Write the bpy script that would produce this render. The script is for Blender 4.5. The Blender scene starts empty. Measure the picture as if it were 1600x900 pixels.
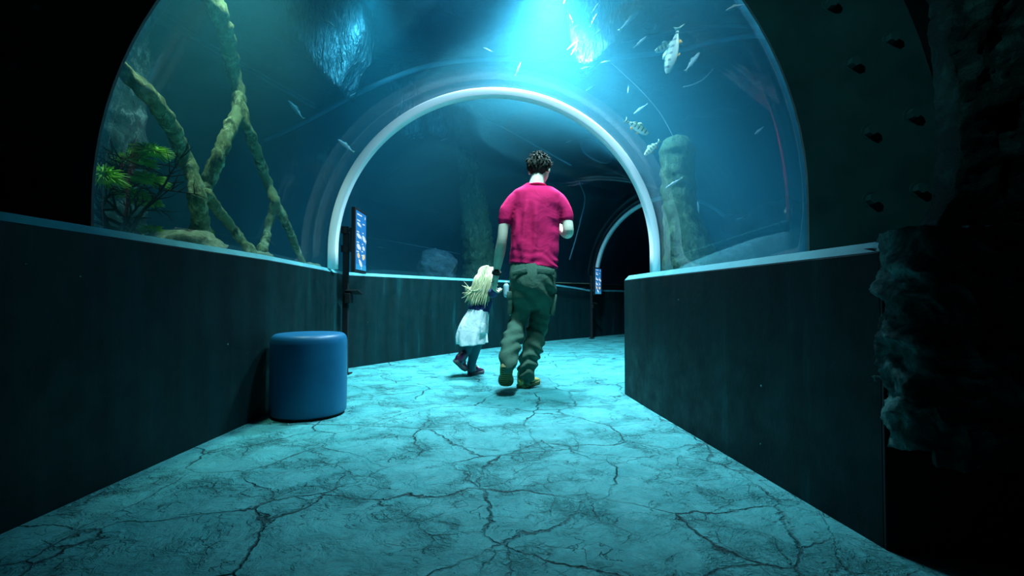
import bpy, bmesh, math, random
from math import sin, cos, pi, radians, sqrt, atan2
from mathutils import Vector, Matrix, noise

# ------------------------------------------------------------------ camera, light, exposure
S = bpy.context.scene
COL = S.collection
CAM_Z, FPX, PITCH = 0.68, 750.0, radians(1.22)
cam_data = bpy.data.cameras.new('camera')
cam = bpy.data.objects.new('camera', cam_data)
COL.objects.link(cam)
cam.location = (0, 0, CAM_Z)
cam.rotation_euler = (pi / 2 + PITCH, 0, 0)
cam_data.sensor_width = 36.0
cam_data.lens = 36.0 * FPX / 1600.0
cam_data.clip_start = 0.02
cam_data.clip_end = 200
S.camera = cam

world = bpy.data.worlds.new('world')
S.world = world
world.use_nodes = True
bg = world.node_tree.nodes['Background']
bg.inputs['Color'].default_value = (0.02, 0.12, 0.14, 1)
bg.inputs['Strength'].default_value = 0.008

S.view_settings.view_transform = 'Standard'
S.view_settings.look = 'None'
S.view_settings.exposure = 0.0
S.view_settings.gamma = 1.0
S.view_settings.use_curve_mapping = False
S.cycles.max_bounces = 10
S.cycles.diffuse_bounces = 3
S.cycles.glossy_bounces = 3
S.cycles.transmission_bounces = 4
S.cycles.volume_bounces = 1
S.cycles.transparent_max_bounces = 32
S.cycles.caustics_reflective = False
S.cycles.caustics_refractive = False
S.cycles.sample_clamp_indirect = 4.0
S.cycles.use_denoising = True


def lamp(name, kind, loc, target, power, color, size=0.5, spot=None, blend=0.5):
    d = bpy.data.lights.new(name, kind)
    d.energy = power
    d.color = color
    if kind == 'AREA':
        d.shape = 'DISK'
        d.size = size
    else:
        d.shadow_soft_size = size
    if kind == 'SPOT':
        d.spot_size = radians(spot)
        d.spot_blend = blend
    o = bpy.data.objects.new(name, d)
    COL.objects.link(o)
    o.location = loc
    o.rotation_euler = (Vector(target) - Vector(loc)).to_track_quat('-Z', 'Y').to_euler()
    return o


# the daylight-white flood lamp under the surface of the tank, the glow lamp, and added unseen fills
lamp('tank_flood_lamp', 'SPOT', (0.35, 2.85, 3.85), (0.33, 3.30, 0.0), 1300, (0.78, 0.98, 1.0), 0.18, 78, 1.0)
lamp('tank_glow_and_fill', 'SPOT', (0.36, 4.5, 3.88), (0.42, 5.1, 1.0), 4600, (0.88, 0.97, 1.0), 0.30, 118, 0.9)
lamp('tank_glow_and_fill', 'SPOT', (-1.4, 4.6, 3.88), (-1.6, 5.6, 2.2), 400, (0.30, 0.92, 1.0), 0.25, 110, 1.0)  # unseen fill added to brighten the upper left water
lamp('tank_glow_and_fill', 'SPOT', (1.55, 3.4, 3.9), (1.45, 4.3, 1.8), 240, (0.90, 0.97, 0.90), 0.12, 70, 1.0)  # unseen fill added to brighten the fish on the right
lamp('ring_fill', 'SPOT', (0.25, 2.5, 3.85), (-0.05, 4.3, 1.6), 420, (0.85, 0.98, 1.0), 0.12, 80, 0.8)  # unseen fill added to light the front of the ring
lamp('root_fill', 'SPOT', (-1.62, 2.75, 3.3), (-1.98, 3.15, 1.2), 300, (0.85, 1.0, 0.72), 0.08, 74, 0.7)  # unseen fill added to bring out the roots
lamp('hall_lamp', 'SPOT', (-0.6, 0.3, 2.7), (1.45, 1.93, 1.35), 70, (0.25, 0.95, 1.0), 0.06, 34, 0.8)


# ------------------------------------------------------------------ helpers
def P(px, py, Y):
    """world point seen at photo pixel (px, py) when it stands at distance Y down the hall"""
    a, b = (px - 800) / FPX, (450 - py) / FPX
    d = Vector((a, cos(PITCH) - sin(PITCH) * b, sin(PITCH) + cos(PITCH) * b))
    return Vector((0, 0, CAM_Z)) + d * (Y / d.y)


def props(o, label=None, cat=None, group=None, kind=None):
    if label: o['label'] = label
    if cat: o['category'] = cat
    if group: o['group'] = group
    if kind: o['kind'] = kind
    return o


def link(name, bm, mat, parent=None, smooth=True, loc=None):
    me = bpy.data.meshes.new(name)
    bmesh.ops.recalc_face_normals(bm, faces=bm.faces)
    bm.to_mesh(me)
    bm.free()
    for p in me.polygons:
        p.use_smooth = smooth
    o = bpy.data.objects.new(name, me)
    COL.objects.link(o)
    for m in (mat if isinstance(mat, (list, tuple)) else [mat]):
        me.materials.append(m)
    if parent: o.parent = parent
    if loc: o.location = loc
    return o


def thing(name, label, cat, loc=(0, 0, 0), rz=0.0, group=None):
    o = bpy.data.objects.new(name, None)
    o.empty_display_size = 0.1
    COL.objects.link(o)
    o.location = loc
    o.rotation_euler = (0, 0, rz)
    return props(o, label, cat, group)


def mod(o, typ, **kw):
    m = o.modifiers.new(typ.lower(), typ)
    for k, v in kw.items():
        setattr(m, k, v)
    return m


def add_box(bm, size, loc, rot=None, bev=0.0, seg=2):
    M = Matrix.Translation(loc) @ (rot.to_4x4() if rot else Matrix.Identity(4)) @ Matrix.Diagonal((*size, 1))
    r = bmesh.ops.create_cube(bm, size=1.0, matrix=M)
    if bev:
        es = list({e for v in r['verts'] for e in v.link_edges})
        bmesh.ops.bevel(bm, geom=es, offset=bev, segments=seg, affect='EDGES', profile=0.5)


def add_cyl(bm, p0, p1, r0, r1=None, n=20):
    p0, p1 = Vector(p0), Vector(p1)
    d = p1 - p0
    q = d.to_track_quat('Z', 'Y').to_matrix().to_4x4()
    bmesh.ops.create_cone(bm, cap_ends=True, segments=n, radius1=r0, radius2=r0 if r1 is None else r1,
                          depth=d.length, matrix=Matrix.Translation((p0 + p1) / 2) @ q)


def add_ball(bm, c, r, scale=(1, 1, 1), rot=None, u=16, v=12):
    M = Matrix.Translation(c) @ (rot.to_4x4() if rot else Matrix.Identity(4)) @ Matrix.Diagonal((*scale, 1))
    return bmesh.ops.create_uvsphere(bm, u_segments=u, v_segments=v, radius=r, matrix=M)['verts']


def catmull(pts, n):
    """n points per span through pts (tuples of any length)"""
    out = []
    L = len(pts)
    for i in range(L - 1):
        p0, p1, p2, p3 = pts[max(i - 1, 0)], pts[i], pts[i + 1], pts[min(i + 2, L - 1)]
        for k in range(n):
            t = k / n
            out.append(tuple(0.5 * (2 * b + (c - a) * t + (2 * a - 5 * b + 4 * c - d) * t * t + (3 * b - a - 3 * c + d) * t ** 3)
                             for a, b, c, d in zip(p0, p1, p2, p3)))
    out.append(tuple(pts[-1]))
    return out


def add_tube(bm, pts, n=12, sub=6, side=None, wob=0.0, seed=0, cap=True):
    """pts: (x, y, z, rx[, ry]) swept as a smooth tube; ry is the radius along `side`"""
    pts = [tuple(p) if len(p) == 5 else (*p, p[3]) for p in pts]
    pts = catmull(pts, sub) if sub > 1 else pts
    rings = []
    prev = None
    for i, p in enumerate(pts):
        c = Vector(p[:3])
        a, b = Vector(pts[max(i - 1, 0)][:3]), Vector(pts[min(i + 1, len(pts) - 1)][:3])
        t = (b - a)
        t = t.normalized() if t.length > 1e-9 else Vector((0, 0, 1))
        if side is not None:
            s = Vector(side)
            s = (s - t * s.dot(t)).normalized()
        elif prev is None:
            s = t.orthogonal().normalized()
        else:
            s = (prev - t * prev.dot(t)).normalized()
        prev = s
        o = t.cross(s)
        ring = []
        for k in range(n):
            an = 2 * pi * k / n
            v = c + o * (cos(an) * p[3]) + s * (sin(an) * p[4])
            if wob:
                d = (v - c).normalized()
                v += d * wob * p[3] * (noise.noise(v * 14 + Vector((seed, 0, 0))) + 0.6 * noise.noise(v * 37 + Vector((0, seed, 0))))
            ring.append(bm.verts.new(v))
        rings.append(ring)
    for a, b in zip(rings, rings[1:]):
        for k in range(n):
            bm.faces.new((a[k], a[(k + 1) % n], b[(k + 1) % n], b[k]))
    if cap:
        for r, p, q in ((rings[0], pts[0], pts[1]), (rings[-1], pts[-1], pts[-2])):
            c = Vector(p[:3])
            d = (c - Vector(q[:3]))
            d = d.normalized() if d.length > 1e-9 else Vector((0, 0, 1))
            mid = []
            for v in r:
                mid.append(bm.verts.new(c + (v.co - c) * 0.7 + d * min(p[3], p[4]) * 0.7))
            for k in range(n):
                bm.faces.new((r[k], r[(k + 1) % n], mid[(k + 1) % n], mid[k]))
            tip = bm.verts.new(c + d * min(p[3], p[4]))
            for k in range(n):
                bm.faces.new((mid[k], mid[(k + 1) % n], tip))
    return rings


# ------------------------------------------------------------------ materials
class NT:
    def __init__(self, name):
        self.m = bpy.data.materials.new(name)
        self.m.use_nodes = True
        self.t = self.m.node_tree
        self.b = self.t.nodes['Principled BSDF']
        self.out = self.t.nodes['Material Output']

    def n(self, typ, **kw):
        nd = self.t.nodes.new(typ)
        for k, v in kw.items():
            if k in nd.inputs:
                nd.inputs[k].default_value = v
            else:
                setattr(nd, k, v)
        return nd

    def l(self, a, b):
        self.t.links.new(a, b)

    def coord(self, scale=(1, 1, 1)):
        c = self.n('ShaderNodeTexCoord')
        mp = self.n('ShaderNodeMapping')
        mp.inputs['Scale'].default_value = scale
        self.l(c.outputs['Object'], mp.inputs['Vector'])
        return mp.outputs['Vector']

    def noise(self, vec, scale, detail=4, rough=0.55, dist=0.0):
        nd = self.n('ShaderNodeTexNoise', Scale=scale, Detail=detail, Roughness=rough, Distortion=dist)
        self.l(vec, nd.inputs['Vector'])
        return nd.outputs['Fac']

    def ramp(self, fac, stops):
        r = self.n('ShaderNodeValToRGB')
        e = r.color_ramp.elements
        while len(e) < len(stops):
            e.new(0.5)
        for el, (p, c) in zip(e, stops):
            el.position = p
            el.color = (*c, 1) if len(c) == 3 else c
        self.l(fac, r.inputs['Fac'])
        return r.outputs['Color']

    def mix(self, fac, a, b, mode='MIX'):
        nd = self.n('ShaderNodeMix', data_type='RGBA', blend_type=mode)
        for v, i in ((fac, 0), (a, 6), (b, 7)):
            if hasattr(v, 'links'):
                self.l(v, nd.inputs[i])
            else:
                nd.inputs[i].default_value = v if i == 0 else (*v, 1)
        return nd.outputs[2]

    def math(self, op, a, b=0.0, clamp=False):
        nd = self.n('ShaderNodeMath', operation=op, use_clamp=clamp)
        for v, i in ((a, 0), (b, 1)):
            if hasattr(v, 'links'):
                self.l(v, nd.inputs[i])
            else:
                nd.inputs[i].default_value = v
        return nd.outputs[0]

    def bump(self, h, strength=0.3, dist=0.01, prev=None):
        nd = self.n('ShaderNodeBump', Strength=strength, Distance=dist)
        self.l(h, nd.inputs['Height'])
        if prev is not None:
            self.l(prev, nd.inputs['Normal'])
        return nd.outputs['Normal']

    def base(self, c):
        if hasattr(c, 'links'):
            self.l(c, self.b.inputs['Base Color'])
        else:
            self.b.inputs['Base Color'].default_value = (*c, 1)

    def rough(self, v):
        if hasattr(v, 'links'):
            self.l(v, self.b.inputs['Roughness'])
        else:
            self.b.inputs['Roughness'].default_value = v

    def normal(self, nrm):
        self.l(nrm, self.b.inputs['Normal'])


def mat_noise(name, c0, c1, scale=8, rough=0.6, bump=0.2, bscale=None, bdist=0.005, spec=0.5, stretch=(1, 1, 1), detail=5):
    m = NT(name)
    v = m.coord(stretch)
    f = m.noise(v, scale, detail)
    m.base(m.ramp(f, [(0.3, c0), (0.7, c1)]))
    m.rough(rough)
    m.b.inputs['Specular IOR Level'].default_value = spec
    if bump:
        m.normal(m.bump(m.noise(v, bscale or scale * 3, 6), bump, bdist))
    return m.m


def mat_plain(name, c, rough=0.5, metallic=0.0, emit=0.0, ecol=None, spec=0.5):
    m = NT(name)
    m.base(c)
    m.rough(rough)
    m.b.inputs['Metallic'].default_value = metallic
    m.b.inputs['Specular IOR Level'].default_value = spec
    if emit:
        m.b.inputs['Emission Color'].default_value = (*(ecol or c), 1)
        m.b.inputs['Emission Strength'].default_value = emit
    return m.m


def mat_floor():
    m = NT('stamped_concrete')
    v0 = m.coord()
    # warp the plan so that the slabs look hand-pressed
    nz = m.n('ShaderNodeTexNoise', Scale=3.4, Detail=5, Roughness=0.6)
    m.l(v0, nz.inputs['Vector'])
    sub = m.n('ShaderNodeVectorMath', operation='SUBTRACT')
    m.l(nz.outputs['Color'], sub.inputs[0]); sub.inputs[1].default_value = (0.5, 0.5, 0.5)
    sc = m.n('ShaderNodeVectorMath', operation='SCALE'); sc.inputs['Scale'].default_value = 0.17
    m.l(sub.outputs[0], sc.inputs[0])
    add = m.n('ShaderNodeVectorMath', operation='ADD')
    m.l(v0, add.inputs[0]); m.l(sc.outputs[0], add.inputs[1])
    v = add.outputs[0]

    def cracks(scale, w0, w1):
        vo = m.n('ShaderNodeTexVoronoi', feature='DISTANCE_TO_EDGE', Scale=scale)
        m.l(v, vo.inputs['Vector'])
        r = m.n('ShaderNodeMapRange', interpolation_type='SMOOTHSTEP')
        m.l(vo.outputs['Distance'], r.inputs['Value'])
        r.inputs['From Min'].default_value = w0; r.inputs['From Max'].default_value = w1
        r.inputs['To Min'].default_value = 1.0; r.inputs['To Max'].default_value = 0.0
        return r.outputs['Result']
    big = cracks(2.3, 0.0, 0.014)
    small = cracks(6.0, 0.0, 0.020)
    # cracks come and go
    mask = m.ramp(m.noise(v0, 2.3, 3), [(0.42, (0, 0, 0)), (0.58, (1, 1, 1))])
    mask2 = m.ramp(m.noise(v0, 3.7, 3, dist=0.3), [(0.48, (0, 0, 0)), (0.62, (1, 1, 1))])
    big_m = m.math('MULTIPLY', big, m.math('MULTIPLY_ADD', mask, 0.85))
    nd = big_m.node
    nd.inputs[1].default_value = 1.0
    bm_ = m.math('MULTIPLY', big, m.math('ADD', m.math('MULTIPLY', mask, 0.80), 0.20))
    sm_ = m.math('MULTIPLY', m.math('MULTIPLY', small, mask2), 0.75)
    sn = m.n('ShaderNodeTexNoise', Scale=6.5, Detail=4, Roughness=0.55, Distortion=0.9)
    m.l(v0, sn.inputs['Vector'])
    sr = m.n('ShaderNodeMapRange', interpolation_type='SMOOTHSTEP')
    m.l(m.math('ABSOLUTE', m.math('SUBTRACT', sn.outputs['Fac'], 0.5)), sr.inputs['Value'])
    sr.inputs['From Min'].default_value = 0.001; sr.inputs['From Max'].default_value = 0.010
    sr.inputs['To Min'].default_value = 0.5; sr.inputs['To Max'].default_value = 0.0
    smask = m.ramp(m.noise(v0, 4.3, 6, 0.7), [(0.50, (0, 0, 0)), (0.60, (1, 1, 1))])
    shade_lines = m.math('MULTIPLY', sr.outputs['Result'], smask)  # relief shading painted as thin dark lines
    crack = m.math('MAXIMUM', m.math('MAXIMUM', bm_, sm_), shade_lines, clamp=True)  # real cracks together with the painted shade lines
    tone = m.ramp(m.noise(v0, 5, 8, 0.65), [(0.25, (0.028, 0.25, 0.26)), (0.75, (0.085, 0.43, 0.435))])
    fine = m.ramp(m.noise(v, 30, 6, 0.7), [(0.3, (0.62, 0.62, 0.62)), (0.6, (1, 1, 1))])
    tone = m.mix(0.5, tone, fine, 'MULTIPLY')
    m.base(m.mix(crack, tone, (0.008, 0.05, 0.055)))
    m.rough(m.ramp(m.noise(v0, 4, 4), [(0.3, (0.38,) * 3), (0.7, (0.62,) * 3)]))
    m.b.inputs['Specular IOR Level'].default_value = 0.35
    # relief: warped low bumps with short ridges, then the cracks cut in
    h1 = m.noise(v, 7, 9, 0.62, 0.6)
    n1 = m.bump(h1, 0.8, 0.05)
    inv = m.math('SUBTRACT', 1.0, crack)
    n2 = m.bump(inv, 0.9, 0.018, n1)
    # short pressed ridges, only in places
    rn = m.noise(v, 11, 5, 0.6, 1.4)
    rdg = m.math('MULTIPLY', m.math('ABSOLUTE', m.math('SUBTRACT', rn, 0.5)), mask2)
    n2 = m.bump(rdg, 1.0, 0.09, n2)
    n3 = m.bump(m.noise(v0, 55, 6, 0.7), 0.35, 0.005, n2)
    m.normal(n3)
    return m.m


def mat_wall(name, dark=1.0):
    m = NT(name)
    v0 = m.coord()
    v = m.coord((3.0, 3.0, 0.35))
    f = m.noise(v, 2.6, 6, 0.6)
    c = m.ramp(f, [(0.35, (0.001 * dark, 0.013 * dark, 0.015 * dark)), (0.62, (0.002 * dark, 0.023 * dark, 0.026 * dark)),
                   (0.80, (0.006 * dark, 0.075 * dark, 0.080 * dark))])
    # chipped pale specks
    sp = m.n('ShaderNodeTexVoronoi', Scale=16.0)
    m.l(v0, sp.inputs['Vector'])
    keep = m.ramp(m.noise(v0, 21, 2), [(0.62, (0, 0, 0)), (0.64, (1, 1, 1))])
    spk = m.ramp(sp.outputs['Distance'], [(0.045, (1, 1, 1)), (0.075, (0, 0, 0))])
    f2 = m.math('MULTIPLY', keep, spk)
    m.base(m.mix(f2, c, (0.25, 0.5, 0.5)))
    m.rough(m.ramp(m.noise(v0, 9, 5), [(0.3, (0.42,) * 3), (0.7, (0.7,) * 3)]))
    m.b.inputs['Specular IOR Level'].default_value = 0.12
    m.normal(m.bump(m.noise(v0, 28, 7, 0.65), 0.25, 0.006))
    return m.m


def mat_acrylic():
    m = NT('clear_acrylic')
    t = m.n('ShaderNodeBsdfTransparent')
    t.inputs['Color'].default_value = (0.97, 0.99, 1.0, 1)
    g = m.n('ShaderNodeBsdfGlossy', Roughness=0.03)
    g.inputs['Color'].default_value = (1, 1, 1, 1)
    lw = m.n('ShaderNodeLayerWeight')
    f = m.math('ADD', m.math('MULTIPLY', m.math('POWER', lw.outputs['Facing'], 4.0), 0.45), 0.012)
    # barely wavy surface
    nb = m.bump(m.noise(m.coord(), 1.3, 2), 0.08, 0.05)
    m.l(nb, g.inputs['Normal'])
    mx = m.n('ShaderNodeMixShader')
    m.l(f, mx.inputs[0]); m.l(t.outputs[0], mx.inputs[1]); m.l(g.outputs[0], mx.inputs[2])
    m.l(mx.outputs[0], m.out.inputs['Surface'])
    m.t.nodes.remove(m.b)
    return m.m


def mat_water():
    m = NT('tank_water')
    m.t.nodes.remove(m.b)
    sc = m.n('ShaderNodeVolumeScatter', Density=0.11, Anisotropy=0.2)
    sc.inputs['Color'].default_value = (0.16, 0.80, 1.0, 1)
    ab = m.n('ShaderNodeVolumeAbsorption', Density=0.62)
    ab.inputs['Color'].default_value = (0.10, 0.56, 0.74, 1)
    ad = m.n('ShaderNodeAddShader')
    m.l(sc.outputs[0], ad.inputs[0]); m.l(ab.outputs[0], ad.inputs[1])
    m.l(ad.outputs[0], m.out.inputs['Volume'])
    return m.m


def mat_surface():
    m = NT('rippled_water_surface')
    m.base((0.02, 0.16, 0.24))
    m.rough(0.16)
    m.b.inputs['Specular IOR Level'].default_value = 0.8
    v = m.coord()
    h = m.noise(v, 3.0, 4, 0.6, 1.2)
    m.normal(m.bump(m.noise(v, 9, 4, 0.6, 0.8), 0.6, 0.05, m.bump(h, 0.7, 0.15)))
    return m.m


M = {
    'surface': mat_surface(),
    'floor': mat_floor(),
    'wall': mat_wall('painted_concrete'),
    'wall_near': mat_wall('painted_concrete_dark', 0.62),
    'ledge': mat_noise('lit_ledge', (0.06, 0.30, 0.34), (0.10, 0.42, 0.46), 9, 0.5, 0.2),  # light from above put into a paler colour than the wall faces
    'steel': mat_noise('dark_steel', (0.020, 0.055, 0.058), (0.034, 0.085, 0.088), 6, 0.45, 0.12, 40, 0.002, 0.4),
    'black': mat_plain('black_paint', (0.006, 0.010, 0.011), 0.6, spec=0.2),
    'acrylic': mat_acrylic(),
    'water': mat_water(),
    'tank': mat_noise('tank_wall_paint', (0.010, 0.040, 0.075), (0.025, 0.085, 0.13), 0.8, 0.9, 0.5, 3, 0.1, 0.1),
    'ring': mat_plain('white_ring_paint', (0.94, 0.96, 0.96), 0.3),
    'sand': mat_noise('tank_sand', (0.16, 0.20, 0.10), (0.36, 0.40, 0.24), 30, 0.9, 0.8, 70, 0.01, 0.1),
}
# ------------------------------------------------------------------ the setting
R0, ZC = 1.45, 1.08                                   # tunnel radius and the height of its centre
# plan of the tunnel: x, y, heading (degrees to the right of straight ahead), radius, centre height
PATH = [(-0.25, 1.95, 0, 1.45, 1.08), (-0.19, 3.1, 0, 1.45, 1.08), (-0.125, 4.2, 6, 1.45, 1.08), (0.02, 4.95, 18, 1.40, 1.06),
        (0.50, 5.75, 34, 1.35, 1.04), (1.40, 6.60, 42, 1.30, 1.01), (2.36, 7.42, 44, 1.28, 0.99), (3.7, 8.75, 45, 1.28, 0.99), (5.2, 10.2, 45, 1.28, 0.99)]
SPATH = catmull(PATH, 5)


def section(p, profile):
    h = radians(p[2])
    r = Vector((cos(h), -sin(h), 0))
    return [Vector((p[0], p[1], 0)) + r * u + Vector((0, 0, z)) for u, z in profile]


def arch_profile(R, zc, low, n=40):
    pts = [(-R, low)] + [(-R * cos(pi * k / n), zc + R * sin(pi * k / n)) for k in range(n + 1)] + [(R, low)]
    return pts


def sweep(bm, low, dR=0.0, path=SPATH):
    rows = []
    for p in path:
        rows.append([bm.verts.new(v) for v in section(p, arch_profile(p[3] + dR, p[4], low))])
    for a, b in zip(rows, rows[1:]):
        for k in range(len(a) - 1):
            bm.faces.new((a[k], a[k + 1], b[k + 1], b[k]))
    return rows


# floor
bm = bmesh.new()
vs = [bm.verts.new(v) for v in ((-4, -2.5, 0), (7, -2.5, 0), (7, 12, 0), (-4, 12, 0))]
bm.faces.new(vs)
floor = props(link('floor', bm, M['floor'], smooth=False), kind='structure')

# acrylic vault
bm = bmesh.new()
sweep(bm, 0.80)
o = props(link('acrylic_vault', bm, M['acrylic']), kind='structure')
mod(o, 'SOLIDIFY', thickness=0.05, offset=1.0)

# the water around the vault
bm = bmesh.new()
rows = sweep(bm, -0.30, 0.07)
X0, X1, Y1, Z0, Z1 = -6.0, 9.0, 13.0, -0.6, 3.98
y0 = PATH[0][1]
for a, b in zip(rows, rows[1:]):
    bm.faces.new((a[0], b[0], b[-1], a[-1]))
bm.faces.new(rows[-1])
c = [bm.verts.new(v) for v in ((X0, y0, Z0), (X1, y0, Z0), (X1, y0, Z1), (X0, y0, Z1), (X0, Y1, Z0), (X1, Y1, Z0), (X1, Y1, Z1), (X0, Y1, Z1))]
for q in ((0, 1, 5, 4), (3, 7, 6, 2), (0, 4, 7, 3), (1, 2, 6, 5), (4, 5, 6, 7)):
    bm.faces.new([c[i] for i in q])
es = [bm.edges.get((c[i], c[j])) for i, j in ((0, 1), (1, 2), (2, 3), (3, 0))]
fr = rows[0]
es += [bm.edges.get((a, b)) for a, b in zip(fr, fr[1:])] + [bm.edges.get((fr[0], fr[-1]))]
bmesh.ops.triangle_fill(bm, use_beauty=True, use_dissolve=False, edges=es, normal=(0, -1, 0))
water = props(link('tank_water', bm, M['water'], smooth=False), kind='structure')


def slab(name, lo, hi, mat, **kw):
    bm = bmesh.new()
    add_box(bm, [b - a for a, b in zip(lo, hi)], [(a + b) / 2 for a, b in zip(lo, hi)])
    return props(link(name, bm, mat, smooth=False), kind='structure')


slab('water_surface', (-5.9, 1.97, 3.94), (8.9, 12.9, 3.96), M['surface'])
slab('wall_tank_back', (-6.6, 13.1, -0.6), (9.6, 13.4, 4.6), M['tank'])
slab('wall_tank_left', (-6.5, 2.0, -0.6), (-6.1, 13.1, 4.6), M['tank'])
slab('wall_tank_right', (9.1, 2.0, -0.6), (9.5, 13.1, 4.6), M['tank'])


# tank bed, one field each side of the tunnel
def bed(name, side, z, xfar):
    bm = bmesh.new()
    prev = None
    for p in SPATH:
        h = radians(p[2])
        u = side * (p[3] + 0.10)
        a = Vector((p[0] + cos(h) * u, p[1] - sin(h) * u, z))
        b = Vector((xfar if side < 0 else max(xfar, a.x + .2), a.y if side < 0 else a.y, z))
        row = []
        for k in range(9):
            q = a.lerp(b, (k / 8) ** 1.5)
            q.z += 0.05 * noise.noise(q * 1.5) * (k > 0)
            row.append(bm.verts.new(q))
        if prev:
            for k in range(8):
                bm.faces.new((prev[k], prev[k + 1], row[k + 1], row[k]))
        prev = row
    return props(link(name, bm, M['sand']), kind='structure')


bed('floor_tank_left', -1, 0.93, -6.0)
bed('floor_tank_right', 1, 0.80, 9.0)


# low walls: a face line in plan, a chamfered lit edge, a flat top back to the vault
def low_wall(name, line, h, depth, mat, side=-1, cham=0.032):
    """side -1: the wall's body lies to the left of the line's direction"""
    pts = [Vector((*p, 0)) for p in line]
    bm = bmesh.new()
    rows = []
    for i, p in enumerate(pts):
        d1 = (p - pts[i - 1]).normalized() if i else (pts[1] - p).normalized()
        d2 = (pts[i + 1] - p).normalized() if i < len(pts) - 1 else d1
        n1, n2 = Vector((-d1.y, d1.x, 0)), Vector((-d2.y, d2.x, 0))
        n = (n1 + n2).normalized()
        n *= -side / max(n.dot(n1), 0.5)
        hh = h[i] if isinstance(h, (list, tuple)) else h
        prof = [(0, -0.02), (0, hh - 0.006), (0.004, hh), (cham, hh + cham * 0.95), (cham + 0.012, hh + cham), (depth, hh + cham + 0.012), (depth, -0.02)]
        rows.append([bm.verts.new(p + n * u + Vector((0, 0, z))) for u, z in prof])
    m = len(rows[0])
    for a, b in zip(rows, rows[1:]):
        for k in range(m):
            f = bm.faces.new((a[k], a[(k + 1) % m], b[(k + 1) % m], b[k]))
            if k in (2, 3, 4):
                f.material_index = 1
    bm.faces.new(rows[0]); bm.faces.new(rows[-1])
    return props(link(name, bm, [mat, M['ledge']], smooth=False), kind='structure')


def densify(line, n):
    return [(a[0], a[1]) for a in catmull([(*p,) for p in line], n)]


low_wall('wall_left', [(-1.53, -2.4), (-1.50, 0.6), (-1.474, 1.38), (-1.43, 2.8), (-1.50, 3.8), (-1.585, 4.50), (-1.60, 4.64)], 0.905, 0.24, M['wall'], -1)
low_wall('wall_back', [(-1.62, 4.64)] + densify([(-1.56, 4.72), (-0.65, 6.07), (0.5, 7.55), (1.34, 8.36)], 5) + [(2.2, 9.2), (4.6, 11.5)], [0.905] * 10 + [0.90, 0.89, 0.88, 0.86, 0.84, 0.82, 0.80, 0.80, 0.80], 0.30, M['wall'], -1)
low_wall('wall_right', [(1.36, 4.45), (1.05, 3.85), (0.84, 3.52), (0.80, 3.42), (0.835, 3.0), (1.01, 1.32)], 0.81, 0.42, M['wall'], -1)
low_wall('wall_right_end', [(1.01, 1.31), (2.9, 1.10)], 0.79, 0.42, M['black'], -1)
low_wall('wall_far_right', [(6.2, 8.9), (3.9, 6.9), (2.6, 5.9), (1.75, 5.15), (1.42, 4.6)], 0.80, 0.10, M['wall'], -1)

# steel portal flange with the arch cut out
bm = bmesh.new()
RO, cx = 2.02, -0.25
n = 48
inner, outer = [], []
for k in range(n + 1):
    a = pi * k / n
    inner.append((cx - R0 * cos(a), ZC + R0 * sin(a)))
    outer.append((cx - RO * cos(a), ZC + RO * sin(a)))
inner = [(cx - R0, 0.7)] + inner + [(cx + R0, 0.7)]
outer = [(cx - RO, 0.7)] + outer + [(cx + RO, 0.7)]
lay = []
for y in (1.932, 1.945):
    lay.append(([bm.verts.new((x, y, z)) for x, z in inner], [bm.verts.new((x, y, z)) for x, z in outer]))
for k in range(len(inner) - 1):
    for (a, b, flip) in ((lay[0][0], lay[0][1], 0), (lay[1][0], lay[1][1], 1), (lay[0][0], lay[1][0], 0), (lay[0][1], lay[1][1], 0)):
        bm.faces.new((a[k], a[k + 1], b[k + 1], b[k]))
flange = props(link('portal_flange', bm, M['steel'], smooth=False), kind='structure')

# surround behind and beside the flange
bm = bmesh.new()
n = 48
ri = 1.99
pts_i = [(cx - ri * cos(pi * k / n), ZC + ri * sin(pi * k / n)) for k in range(n + 1)]
pts_i = [(cx - ri, -0.1)] + pts_i + [(cx + ri, -0.1)]
pts_o = []
for x, z in pts_i:
    d = Vector((x - cx, z - ZC)) if z > ZC else Vector((x - cx, 0))
    d = d.normalized() if d.length else Vector((0, 1))
    s = 8.0
    pts_o.append((cx + d.x * s, max(z, ZC + d.y * s) if z > -0.05 else -0.1))
vi = [bm.verts.new((x, 1.955, z)) for x, z in pts_i]
vo = [bm.verts.new((x, 1.955, z)) for x, z in pts_o]
for k in range(len(vi) - 1):
    bm.faces.new((vi[k], vi[k + 1], vo[k + 1], vo[k]))
props(link('wall_portal', bm, M['black'], smooth=False), kind='structure')
slab('wall_hall_left', (-4.2, -2.5, 0), (-4.0, 1.95, 4.2), M['black'])
slab('wall_hall_right', (4.0, -2.5, 0), (4.2, 1.95, 4.2), M['black'])
slab('wall_hall_back', (-4.2, -2.7, 0), (4.2, -2.5, 4.2), M['black'])
slab('ceiling', (-4.2, -2.7, 4.2), (4.2, 1.95, 4.4), M['black'])


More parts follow.
